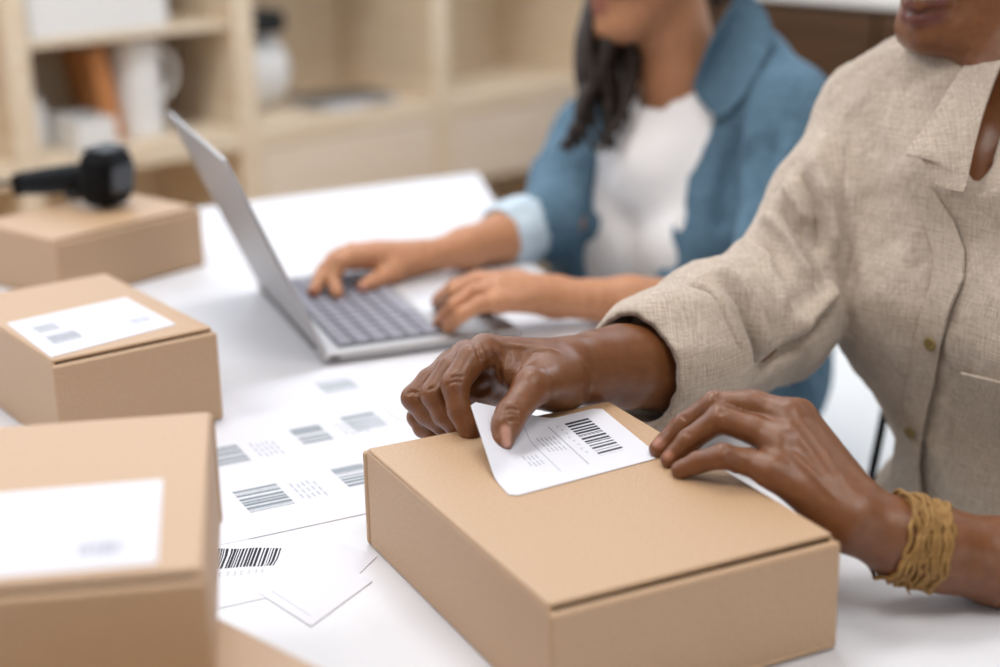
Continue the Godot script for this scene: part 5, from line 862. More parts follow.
var SCULPT_LEGS_A = [
	["b", 0.03, 0.0, [0.1725, 0.55, -2.0851, 0.085, -0.1151, 0.54, -1.8067, 0.06, -0.1151, 0.54, -1.8067, 0.06, -0.0907, 0.1, -1.8317, 0.042, 0.2952, 0.55, -1.9675, 0.085, 0.0293, 0.54, -1.6683, 0.06, 0.0293, 0.54, -1.6683, 0.06, 0.0537, 0.1, -1.6933, 0.042]]]
var SEAT_A = [Vector3(0.2334, 0.0, -2.0253), -0.7641]
var ANKLES_A = [Vector3(-0.0907, 0.12, -1.8317), Vector3(0.0537, 0.12, -1.6933), Vector3(-0.6919, 0.0, 0.722)]
var SCULPT_LEGS_B = [
	["b", 0.03, 0.0, [0.4109, 0.55, -1.4359, 0.085, 0.0933, 0.54, -1.1914, 0.06, 0.0933, 0.54, -1.1914, 0.06, 0.1329, 0.1, -1.2187, 0.042, 0.5197, 0.55, -1.305, 0.085, 0.2213, 0.54, -1.0374, 0.06, 0.2213, 0.54, -1.0374, 0.06, 0.2609, 0.1, -1.0647, 0.042]]]
var SEAT_B = [Vector3(0.4807, 0.0, -1.3761), -0.8773]
var ANKLES_B = [Vector3(0.1329, 0.12, -1.2187), Vector3(0.2609, 0.12, -1.0647), Vector3(-0.77, 0.0, 0.64)]
var CURL = [0.2, 0.3, 0.6, 0.02]
var FACE_B = [[Vector3(0.332, 1.1751, -1.3918), Vector3(0.3718, 1.1751, -1.3443)], [Vector3(0.3309, 1.1737, -1.3903), Vector3(0.3701, 1.1737, -1.3435)], [Vector3(0.3335, 1.1954, -1.3761), Vector3(0.3264, 1.1979, -1.38), Vector3(0.3226, 1.1992, -1.3866), Vector3(0.3198, 1.1986, -1.394), Vector3(0.3172, 1.196, -1.4017), Vector3(0.3566, 1.1954, -1.3485), Vector3(0.3591, 1.1979, -1.3409), Vector3(0.365, 1.1992, -1.336), Vector3(0.3718, 1.1986, -1.3319), Vector3(0.3789, 1.196, -1.3281)]]
var FACE_A = [[Vector3(0.0922, 1.1112, -1.9914), Vector3(0.1242, 1.1112, -1.9383)], [Vector3(0.091, 1.1097, -1.9901), Vector3(0.1225, 1.1097, -1.9379)], [Vector3(0.0889, 1.1302, -1.9743), Vector3(0.0823, 1.1323, -1.979), Vector3(0.0794, 1.1337, -1.986), Vector3(0.0778, 1.1335, -1.9938), Vector3(0.0767, 1.1313, -2.0019), Vector3(0.1075, 1.1302, -1.9434), Vector3(0.1086, 1.1323, -1.9353), Vector3(0.1134, 1.1337, -1.9295), Vector3(0.1196, 1.1335, -1.9244), Vector3(0.1263, 1.1313, -1.9197)]]

# ------------------------------------------------------------------ printed labels (flat print: bars, rules, lines of small print)
func bars(im: Image, x: int, y: int, w: int, h: int, sd: int, upright: bool, ink: Color, unit := 1.0) -> void:
	var rng := RandomNumberGenerator.new()
	rng.seed = sd
	var at := 0
	var total := w if upright else h
	while at < total:
		var wide := int(rng.randi_range(2, 7) * unit)
		wide = mini(wide, total - at)
		if upright:
			im.fill_rect(Rect2i(x + at, y, wide, h), ink)
		else:
			im.fill_rect(Rect2i(x, y + at, w, wide), ink)
		at += wide + int(rng.randi_range(2, 6) * unit)

func print_lines(im: Image, x: int, y: int, w: int, count: int, gap: int, sd: int, ink: Color) -> void:
	var rng := RandomNumberGenerator.new()
	rng.seed = sd
	for k in count:
		var at := 0
		var wide := int(w * rng.randf_range(0.6, 1.0))
		while at < wide:
			var word := rng.randi_range(8, 26)
			im.fill_rect(Rect2i(x + at, y + k * gap, mini(word, wide - at), 3), ink)
			at += word + 6

func print_digits(im: Image, x: int, y: int, w: int, count: int, sd: int, ink: Color) -> void:
	var rng := RandomNumberGenerator.new()
	rng.seed = sd
	for k in count:
		var px := x + int(float(w) * k / count)
		im.fill_rect(Rect2i(px, y, 9, 2), ink)
		im.fill_rect(Rect2i(px + (7 if rng.randf() < 0.5 else 0), y, 2, 13), ink)
		im.fill_rect(Rect2i(px, y + 11, 9, 2), ink)

func print_material(im: Image, rough := 0.85) -> StandardMaterial3D:
	im.generate_mipmaps()
	var m := StandardMaterial3D.new()
	m.albedo_texture = ImageTexture.create_from_image(im)
	m.roughness = rough
	return m

func blank(w: int, h: int) -> Image:
	var im := Image.create(w, h, true, Image.FORMAT_RGB8)
	im.fill(Color("d6d6de"))
	return im

# ------------------------------------------------------------------ things
# a mailer box; origin at the middle of its base on the table, x across, z towards its front end
func mailer_box(label: String, at: Vector3, turn: float, size: Vector3, group: String) -> Node3D:
	var t := thing("cardboard_box", label, "box", at, turn, group)
	var w := size.x
	var h := size.y
	var d := size.z
	var wall := 0.0035
	put("base", rbox(Vector3(w - 0.006, wall, d - 0.006), 0.001), mats.kraft, t, Vector3(0, wall / 2.0, 0))
	for s in [-1, 1]:
		put("side_panel", rbox(Vector3(wall, h - 0.002, d - 0.012), 0.0015), mats.kraft, t, Vector3(s * (w / 2.0 - wall / 2.0), (h - 0.002) / 2.0 + 0.0005, 0))
		# the end walls are folded double; their rolled top edge stands beside the lid
		var e := put("end_panel", rbox(Vector3(w + 0.003, h - 0.0028, 0.0068), 0.0032), mats.kraft, t, Vector3(0, (h - 0.0028) / 2.0 + 0.0005, s * (d / 2.0 - 0.0034)))
		put("fold_strip", rbox(Vector3(w - 0.008, 0.0012, 0.0008), 0.0003), mats.kraft_edge, e, Vector3(0, -(h - 0.0028) / 2.0 + 0.0035, s * 0.0034))
	var lid := put("lid", rbox(Vector3(w - 0.0015, wall, d - 0.0150), 0.0016), mats.kraft, t, Vector3(0, h - wall / 2.0 + 0.0012, 0))
	put("tuck_flap", rbox(Vector3(0.0022, h * 0.45, d - 0.03), 0.001), mats.kraft, lid, Vector3(w / 2.0 - 0.0065, -h * 0.24, 0))
	return t

func laptop() -> void:
	var t := thing("laptop", "open silver laptop with grey keys on the white table", "laptop", LAPTOP_AT, LAPTOP_TURN)
	# local x runs along the side towards the user, local -z along the hinge
	var deep := 0.212
	var wide := 0.304
	var base := put("base", rbox(Vector3(deep, 0.011, wide), 0.0045), mats.aluminium, t, Vector3(deep / 2.0, 0.0075, -wide / 2.0))
	for x in [0.02, deep - 0.02]:
		for z in [0.025, wide - 0.025]:
			put("foot", lathe([[0.0, 0.0], [0.008, 0.0], [0.0075, 0.003], [0.0, 0.003]], 14), mats.rubber, t, Vector3(x, 0.0, -z))
	put("keyboard_well", rbox(Vector3(0.112, 0.0012, 0.276), 0.0005), mats.key_bed, base, Vector3(0.076 - deep / 2.0, 0.0053, 0))
	var key := rbox(Vector3(0.0158, 0.0022, 0.0155), 0.0007)
	var wide_key := rbox(Vector3(0.0158, 0.0022, 0.0305), 0.0007)
	for r in 6:
		for c in 14:
			var z := -0.1245 + c * 0.01915
			var m: Mesh = key
			if r == 5 and c > 3 and c < 10:
				if c != 4:
					continue
				put("key", rbox(Vector3(0.0158, 0.0022, 0.11), 0.0007), mats.key, base, Vector3(0.030 + r * 0.0184 - deep / 2.0, 0.0068, -0.0003))
				continue
			if r > 0 and (c == 0 or c == 13):
				m = wide_key if (c + r) % 2 == 0 and false else key
			put("key", m, mats.key, base, Vector3(0.030 + r * 0.0184 - deep / 2.0, 0.0068, z))
	put("trackpad", rbox(Vector3(0.068, 0.0008, 0.11), 0.0003), plain(Color("cfcfd3"), 0.3, 0.3), base, Vector3(0.172 - deep / 2.0, 0.0053, 0))
	put("port", rbox(Vector3(0.010, 0.0034, 0.0012), 0.0005), mats.rubber, base, Vector3(0.012 - deep / 2.0, 0.0, wide / 2.0))
	var lid := put("screen_lid", rbox(Vector3(LID, 0.005, wide), 0.0024), mats.aluminium, t)
	lid.rotation = Vector3(0, 0, PI - LAPTOP_LID)
	lid.position = Vector3(0.003, 0.0125, -wide / 2.0) + Vector3(cos(PI - LAPTOP_LID), sin(PI - LAPTOP_LID), 0) * LID / 2.0
	put("display", rbox(Vector3(0.196, 0.0006, wide - 0.014), 0.0002), mats.screen, lid, Vector3(0, -0.0027, 0))
	put("hinge", tube([Vector3(0.004, 0.012, -0.03), Vector3(0.004, 0.012, -wide + 0.03)], [0.0048], 12), mats.rubber, t)

func scanner() -> void:
	var t := thing("barcode_scanner", "black handheld barcode scanner lying on a cardboard box", "scanner", SCANNER_AT, SCANNER_TURN)
	# handle along -x, head at the origin
	var rows := []
	for k in 15:
		var s := k / 14.0
		var x := -0.125 + 0.115 * s
		var ry := lerpf(0.0165, 0.0185, s) * (1.0 - 0.22 * pow(1.0 - s, 10.0))
		var ring := []
		for j in 20:
			var a := TAU * j / 20
			ring.append(Vector3(x, 0.0195 + 0.018 * s + ry * sin(a), ry * 1.05 * cos(a)))
		rows.append(ring)
	put("handle", patch(rows, true), mats.rubber, t)
	put("handle_end", rbox(Vector3(0.014, 0.03, 0.032), 0.007), mats.rubber, t, Vector3(-0.126, 0.0195, 0))
	var head := put("head", rbox(Vector3(0.05, 0.07, 0.062), 0.017), mats.rubber, t, Vector3(0.008, 0.0375, 0), Vector3(0, 0, -0.1))
	put("head_cap", rbox(Vector3(0.034, 0.004, 0.046), 0.0018), mats.black, head, Vector3(0, 0.0352, 0))
	put("scan_window", rbox(Vector3(0.004, 0.034, 0.044), 0.0015), mats.screen, head, Vector3(0.0245, 0.002, 0))
	put("trigger", rbox(Vector3(0.022, 0.012, 0.012), 0.004), mats.black, t, Vector3(-0.036, 0.014, 0.012))
	put("cable", tube(spline([Vector3(-0.132, 0.019, 0), Vector3(-0.16, 0.018, 0.002), Vector3(-0.19, 0.010, 0.010), Vector3(-0.23, 0.0035, 0.006), Vector3(-0.28, 0.0035, -0.02)]), [0.003], 8), mats.rubber, t)

func shelving() -> void:
	var t := thing("shelving_unit", "pale birch shelving unit with open cubbies behind the table", "shelf", SHELF_AT, SHELF_TURN)
	# local x along the front, local z towards the room; open upper cubbies, closed drawer fronts below on the right
	var deep := 0.40
	var spots := [-1.52, -1.01, -0.5, 0.0, 0.522, 1.04]
	for x in spots:
		put("upright", rbox(Vector3(0.05, 1.22, deep), 0.003), mats.birch, t, Vector3(x, 0.61, -deep / 2.0))
	for y in [0.05, 0.632, 1.19]:
		for i in spots.size() - 1:
			var x0: float = spots[i] + 0.025
			var x1: float = spots[i + 1] - 0.025
			put("shelf_board", rbox(Vector3(x1 - x0, 0.046, deep - 0.004), 0.002), mats.birch, t, Vector3((x0 + x1) / 2.0, y, -deep / 2.0))
	for i in spots.size() - 1:
		var x0: float = spots[i] + 0.025
		var x1: float = spots[i + 1] - 0.025
		put("back_board", rbox(Vector3(x1 - x0, 1.2, 0.012), 0.002), mats.birch, t, Vector3((x0 + x1) / 2.0, 0.6, -deep + 0.008))
	put("thin_board", rbox(Vector3(0.446, 0.014, deep - 0.03), 0.002), mats.birch, t, Vector3(-0.25, 0.8730, -deep / 2.0))
	for i in [3, 4]:
		var x0: float = spots[i] + 0.027
		var x1: float = spots[i + 1] - 0.027
		put("drawer_front", rbox(Vector3(x1 - x0, 0.16, 0.02), 0.003), mats.panel, t, Vector3((x0 + x1) / 2.0, 0.526, -0.012))

func on_shelf(x: float, y: float, z: float) -> Vector3:
	return SHELF_AT + Basis(Vector3.UP, SHELF_TURN) * Vector3(x, y, z)

func shelf_things() -> void:
	var top := 0.6552
	# a white riser with a box on it in the left cubby, and what stands below it
	var c := thing("carton", "white carton standing on the thin upper board of a shelf cubby", "box", on_shelf(-0.31, 0.8804, -0.13), SHELF_TURN)
	put("body", rbox(Vector3(0.30, 0.13, 0.21), 0.006), mats.white, c, Vector3(0, 0.065, 0))
	put("lid", rbox(Vector3(0.306, 0.035, 0.216), 0.006), mats.white, c, Vector3(0, 0.1475, 0))
	var b := thing("pump_bottle", "small white bottle with a black cap in the shelf", "bottle", on_shelf(-0.435, top, -0.13), 0)
	put("body", lathe([[0.0, 0.0], [0.033, 0.0], [0.035, 0.006], [0.035, 0.085], [0.026, 0.1], [0.012, 0.106], [0.0, 0.106]]), mats.white, b)
	put("cap", lathe([[0.0, 0.106], [0.017, 0.106], [0.017, 0.15], [0.0, 0.151]]), mats.black, b)
	var tray := thing("tray", "low white tray beside the small bottle in the shelf", "tray", on_shelf(-0.352, top, -0.07), SHELF_TURN)
	put("floor_panel", rbox(Vector3(0.085, 0.004, 0.14), 0.001), mats.white, tray, Vector3(0, 0.002, 0))
	for s in [-1, 1]:
		put("wall", rbox(Vector3(0.085, 0.062, 0.004), 0.001), mats.white, tray, Vector3(0, 0.031, s * 0.068))
		put("wall", rbox(Vector3(0.004, 0.062, 0.132), 0.001), mats.white, tray, Vector3(s * 0.0405, 0.031, 0))
	var bk := thing("book", "orange book leaning in the shelf beside a white jug", "book", on_shelf(-0.275, top + 0.004, -0.13), SHELF_TURN)
	var cover := plain(Color("c4824c"), 0.6)
	var lean := Vector3(0, 0, 0.16)
	put("cover", rbox(Vector3(0.003, 0.19, 0.14), 0.001), cover, bk, Vector3(-0.034, 0.094, 0), lean)
	put("cover", rbox(Vector3(0.003, 0.19, 0.14), 0.001), cover, bk, Vector3(-0.002, 0.099, 0), lean)
	put("spine", rbox(Vector3(0.035, 0.19, 0.003), 0.001), cover, bk, Vector3(-0.018, 0.0965, 0.07), lean)
	put("pages", rbox(Vector3(0.029, 0.182, 0.13), 0.001), mats.paper, bk, Vector3(-0.018, 0.0965, 0), lean)
	var j := thing("jug", "tall white jug with a round handle in the shelf", "jug", on_shelf(-0.205, top, -0.10), SHELF_TURN)
	put("body", lathe([[0.0, 0.0], [0.046, 0.0], [0.05, 0.01], [0.052, 0.14], [0.05, 0.19], [0.054, 0.2], [0.05, 0.2], [0.046, 0.19], [0.046, 0.02], [0.0, 0.015]]), mats.white, j)
	var loop := []
	for k in 13:
		var a := -PI / 2.0 + PI * k / 12
		loop.append(Vector3(0.048 + 0.042 * cos(a), 0.125 + 0.05 * sin(a), 0))
	put("handle", tube(loop, [0.0075], 10), mats.white, j)
	# a white roll with a black case on it in the middle cubby, magazines beside it
	var roll := thing("paper_roll", "thick white roll of packing foam lying in the shelf", "roll", on_shelf(0.125, top, -0.22), SHELF_TURN)
	var rr := 0.083
	var body := put("roll", lathe([[0.006, -0.085], [rr * 0.6, -0.09], [rr - 0.02, -0.084], [rr - 0.004, -0.07], [rr + 0.002, -0.05], [rr + 0.002, 0.05], [rr - 0.004, 0.07], [rr - 0.02, 0.084], [rr * 0.6, 0.09], [0.006, 0.085], [0.006, -0.085]], 36), mats.white, roll, Vector3(0.0, rr + 0.002, 0), Vector3(0, 0, PI / 2.0))
	put("core", lathe([[0.004, -0.086], [0.0058, -0.086], [0.0058, 0.086], [0.004, 0.086], [0.004, -0.086]], 24), mats.white, body)
	var cs := thing("case", "black case resting on the white roll in the shelf", "case", on_shelf(0.12, top + 2.0 * 0.085 + 0.0045, -0.22), SHELF_TURN)
	put("shell", rbox(Vector3(0.13, 0.05, 0.2), 0.012), mats.black, cs, Vector3(0, 0.025, 0))
	put("handle", tube(spline([Vector3(-0.03, 0.048, 0), Vector3(-0.025, 0.062, 0), Vector3(0.025, 0.062, 0), Vector3(0.03, 0.048, 0)]), [0.004], 8), mats.rubber, cs)
	for k in 2:
		var g := thing("magazine", ["grey magazine lying flat on the birch shelf board", "dark covered magazine lying on a grey magazine"][k], "magazine", on_shelf(0.33 - 0.01 * k, top + 0.0002 + 0.0102 * k, -0.12), SHELF_TURN + 0.15 - 0.3 * k)
		put("pages", rbox(Vector3(0.2, 0.008, 0.15), 0.001), mats.paper, g, Vector3(0, 0.005, 0))
		for y in [0.0005, 0.0095]:
			put("cover", rbox(Vector3(0.203, 0.001, 0.153), 0.0003), plain(Color("b9bcc4") if k == 0 else Color("6b675f"), 0.5), g, Vector3(0, y, 0))
	# a small white lamp head on a black stem in the right cubby
	var l := thing("desk_lamp", "small desk lamp with white round shade and black stem", "lamp", on_shelf(0.60, top, -0.16), SHELF_TURN)
	put("base", lathe([[0.0, 0.0], [0.045, 0.0], [0.045, 0.008], [0.01, 0.012], [0.0, 0.012]]), mats.black, l)
	put("stem", tube([Vector3(0, 0.01, 0), Vector3(0, 0.15, 0)], [0.012], 12), mats.black, l)
	put("shade", lathe([[0.0, 0.215], [0.03, 0.212], [0.045, 0.19], [0.05, 0.155], [0.047, 0.135], [0.043, 0.135], [0.046, 0.155], [0.041, 0.188], [0.0, 0.208]]), mats.white, l)

# four tapered legs and a rail frame under the white top
func work_table() -> void:
	var t := thing("work_table", "large white work table carrying boxes, labels and a laptop", "table")
	# outline of the top, clockwise from above; the edges are eased a little
	var n := TABLE_OUTLINE.size()
	var mid := Vector2.ZERO
	for p in TABLE_OUTLINE: mid += p / n
	var rows := []
	for lv in [[0.0, 0.7115, 1.0], [0.0, 0.712, 0.0025], [0.0, 0.7145, 0.0], [0.0, 0.7375, 0.0], [0.0, 0.7398, 0.0023], [0.0, 0.74, 1.0]]:
		var ring := []
		for i in n:
			var p: Vector2 = TABLE_OUTLINE[i]
			var q := p
			if lv[2] == 1.0:
				q = mid
			else:
				q = p + (mid - p).normalized() * lv[2] * 1.4
			ring.append(Vector3(q.x, lv[1], q.y))
		rows.append(ring)
	put("table_top", flat_patch(rows), mats.table, t)
	for p in TABLE_OUTLINE:
		var q: Vector2 = p + (mid - p).normalized() * 0.13
		if (p - TABLE_OUTLINE[1]).length() < 0.01:
			continue
		put("leg", rbox(Vector3(0.05, 0.7105, 0.05), 0.004), mats.white, t, Vector3(q.x, 0.3553, q.y))

# rings joined without smoothing (each face has its own normal)
func flat_patch(rows: Array) -> ArrayMesh:
	var v := PackedVector3Array()
	var n := PackedVector3Array()
	var idx := PackedInt32Array()
	var nu: int = rows[0].size()
	for r in rows.size() - 1:
		for c in nu:
			var a: Vector3 = rows[r][c]
			var b: Vector3 = rows[r][(c + 1) % nu]
			var d: Vector3 = rows[r + 1][c]
			var e: Vector3 = rows[r + 1][(c + 1) % nu]
			var f := (d - a).cross(b - a) + (e - b).cross(b - d) * 0.5
			if f.length() < 1e-12:
				f = (e - d).cross(b - d)
			f = f.normalized()
			if r == 0: f = Vector3.DOWN
			if r == rows.size() - 2: f = Vector3.UP
			var o := v.size()
			for p in [a, b, d, e]:
				v.append(p)
				n.append(f)
			idx.append_array([o, o + 1, o + 2, o + 1, o + 3, o + 2])
	return commit(v, n, idx)

# ------------------------------------------------------------------ the room
func room() -> void:
	var turn := ROOM_TURN
	var b := Basis(Vector3.UP, turn)
	var x0 := -2.6
	var x1 := 3.0
	var z0 := ROOM_BACK
	var z1 := ROOM_BACK + 6.4
	var h := 2.9
	var cx := (x0 + x1) / 2.0
	var cz := (z0 + z1) / 2.0
	var slab := func(called: String, size: Vector3, at: Vector3, m: Material) -> MeshInstance3D:
		return structure(called, rbox(size, 0.004), m, b * at, turn)
	slab.call("floor", Vector3(x1 - x0 + 0.4, 0.1, z1 - z0 + 0.4), Vector3(cx, -0.05, cz), mats.floor)
	slab.call("ceiling", Vector3(x1 - x0 + 0.4, 0.1, z1 - z0 + 0.4), Vector3(cx, h + 0.05, cz), mats.ceiling)
	slab.call("wall_left", Vector3(0.15, h, z1 - z0), Vector3(x0 - 0.075, h / 2.0, cz), mats.wall)
	# the right wall and the front wall have wide windows
	wall_with_window("wall_back", 3, b * Vector3(cx, 0, z0 - 0.075), turn, x1 - x0 + 0.4, h, WIN3, ENERGY3)
	wall_with_window("wall_right", 1, b * Vector3(x1 + 0.075, 0, cz), turn + PI / 2.0, z1 - z0, h, WIN1, ENERGY1)
	wall_with_window("wall_front", 2, b * Vector3(cx, 0, z1 + 0.075), turn, x1 - x0, h, WIN2, ENERGY2)
	for k in 3:
		var q: Vector2 = TOP_LIGHTS[k]
		ceiling_light(["white ceiling light panel near the shelving and the left wall", "white ceiling light panel near the shelving and the right wall", "white ceiling light panel above the near end of the table"][k], b * Vector3(q.x, h, q.y), turn, TOP_ENERGY[k])
	slab.call("baseboard_back", Vector3(x1 - x0, 0.08, 0.015), Vector3(cx, 0.04, z0 + 0.0075), mats.white)
	# a walnut sideboard with a white top under the right window
	var sb := thing("sideboard", "low walnut sideboard with a white top under the window", "sideboard", b * Vector3(x1 - 0.24, 0, z0 + 1.95), turn - PI / 2.0)
	put("carcass", rbox(Vector3(1.9, 0.83, 0.42), 0.004), mats.walnut, sb, Vector3(0, 0.495, 0))
	put("top", rbox(Vector3(1.94, 0.03, 0.45), 0.004), mats.white, sb, Vector3(0, 0.925, 0.0))
	for k in 4:
		var door := put("door", rbox(Vector3(0.465, 0.80, 0.018), 0.003), mats.walnut, sb, Vector3(-0.711 + k * 0.474, 0.495, 0.219))
		put("handle", rbox(Vector3(0.012, 0.12, 0.014), 0.004), mats.black, door, Vector3(0.19 if k % 2 == 0 else -0.19, 0.12, 0.016))
	for sx in [-0.85, 0.85]:
		for sz in [-0.15, 0.15]:
			put("leg", tube([Vector3(sx, 0.0, sz), Vector3(sx, 0.081, sz)], [0.014, 0.02], 10), mats.black, sb)
	slab.call("baseboard_left", Vector3(0.015, 0.08, z1 - z0 - 0.05), Vector3(x0 + 0.0075, 0.04, cz), mats.white)

# win: [centre along the wall, width, sill, head]
func wall_with_window(called: String, n: int, at: Vector3, turn: float, length: float, h: float, win: Array, energy: float) -> void:
	var root := Node3D.new()
	root.name = called
	root.set_meta("kind", "structure")
	add_child(root)
	root.position = at
	root.rotation.y = turn
	var c: float = win[0]
	var w: float = win[1]
	var s: float = win[2]
	var e: float = win[3]
	var l0 := -length / 2.0
	var l1 := length / 2.0
	put("panel", rbox(Vector3(c - w / 2.0 - l0, h, 0.15), 0.003), mats.wall, root, Vector3((l0 + c - w / 2.0) / 2.0, h / 2.0, 0))
	put("panel", rbox(Vector3(l1 - c - w / 2.0, h, 0.15), 0.003), mats.wall, root, Vector3((l1 + c + w / 2.0) / 2.0, h / 2.0, 0))
	put("panel", rbox(Vector3(w, s, 0.15), 0.003), mats.wall, root, Vector3(c, s / 2.0, 0))
	put("panel", rbox(Vector3(w, h - e, 0.15), 0.003), mats.wall, root, Vector3(c, (h + e) / 2.0, 0))
	var g := Node3D.new()
	g.name = "window_%d" % n
	g.set_meta("kind", "structure")
	add_child(g)
	g.position = at
	g.rotation.y = turn
	for x in [c - w / 2.0 + 0.025, c, c + w / 2.0 - 0.025]:
		put("frame", rbox(Vector3(0.05, e - s, 0.06), 0.004), mats.white, g, Vector3(x, (s + e) / 2.0, 0))
	for y in [s + 0.025, e - 0.025]:
		put("frame", rbox(Vector3(w, 0.05, 0.06), 0.004), mats.white, g, Vector3(c, y, 0))
	var glass := StandardMaterial3D.new()
	glass.albedo_color = Color(1, 1, 1, 0.06)
	glass.transparency = BaseMaterial3D.TRANSPARENCY_ALPHA
	glass.roughness = 0.02
	for k in 2:
		put("pane", rbox(Vector3(w / 2.0 - 0.05, e - s - 0.08, 0.006), 0.001), glass, g, Vector3(c + (k - 0.5) * w / 2.0, (s + e) / 2.0, 0))
	var l := AreaLight3D.new()
	l.name = "daylight_%d" % n
	l.area_size = Vector2(w - 0.12, e - s - 0.1)
	l.area_normalize_energy = false
	l.light_energy = energy
	l.light_color = Color(0.93, 0.965, 1.0)
	l.area_range = 14.0
	l.shadow_enabled = true
	add_child(l)
	# just inside the glass, shining into the room
	var inward := (b_room_centre() - at)
	inward.y = 0
	var normal := Basis(Vector3.UP, turn) * Vector3(0, 0, 1)
	if normal.dot(inward) < 0:
		normal = -normal
	l.position = at + Basis(Vector3.UP, turn) * Vector3(c, (s + e) / 2.0, 0) + normal * 0.09
	l.look_at_from_position(l.position, l.position + normal, Vector3.UP)

# flat ceiling panels over the table
func ceiling_light(label: String, at: Vector3, turn: float, energy: float) -> void:
	var t := thing("ceiling_light", label, "ceiling light", at, turn, "ceiling light panels")
	put("frame", rbox(Vector3(1.24, 0.03, 0.64), 0.004), mats.white, t, Vector3(0, -0.015, 0))
	var glow := plain(Color("f4f4f2"), 0.6)
	glow.emission_enabled = true
	glow.emission = Color(1.0, 0.98, 0.95)
	glow.emission_energy_multiplier = 1.0
	put("diffuser", rbox(Vector3(1.2, 0.004, 0.6), 0.001), glow, t, Vector3(0, -0.0325, 0))
	var l := AreaLight3D.new()
	l.name = "panel_light"
	l.area_size = Vector2(1.18, 0.58)
	l.area_normalize_energy = false
	l.light_energy = energy
	l.light_color = Color(1.0, 1.0, 1.0)
	l.area_range = 14.0
	l.shadow_enabled = true
	t.add_child(l, true)
	l.position = Vector3(0, -0.045, 0)
	l.rotation = Vector3(-PI / 2.0, 0, 0)

func b_room_centre() -> Vector3:
	return Basis(Vector3.UP, ROOM_TURN) * Vector3(0.2, 0, ROOM_BACK + 3.2)

func boxes() -> void:
	for b in BOXES:
		mailer_box(b[0], b[1], b[2], b[3], "kraft mailer boxes on the table")

func stuck_label(label: String, q: Array, im: Image, group: String) -> void:
	var c: Vector3 = (q[0] + q[1] + q[2] + q[3]) / 4.0
	var o := put("shipping_label", quad_sheet(q[0] - c, q[1] - c, q[2] - c, q[3] - c, 0.0004), print_material(im), self, c)
	tag(o, label, "label", group)

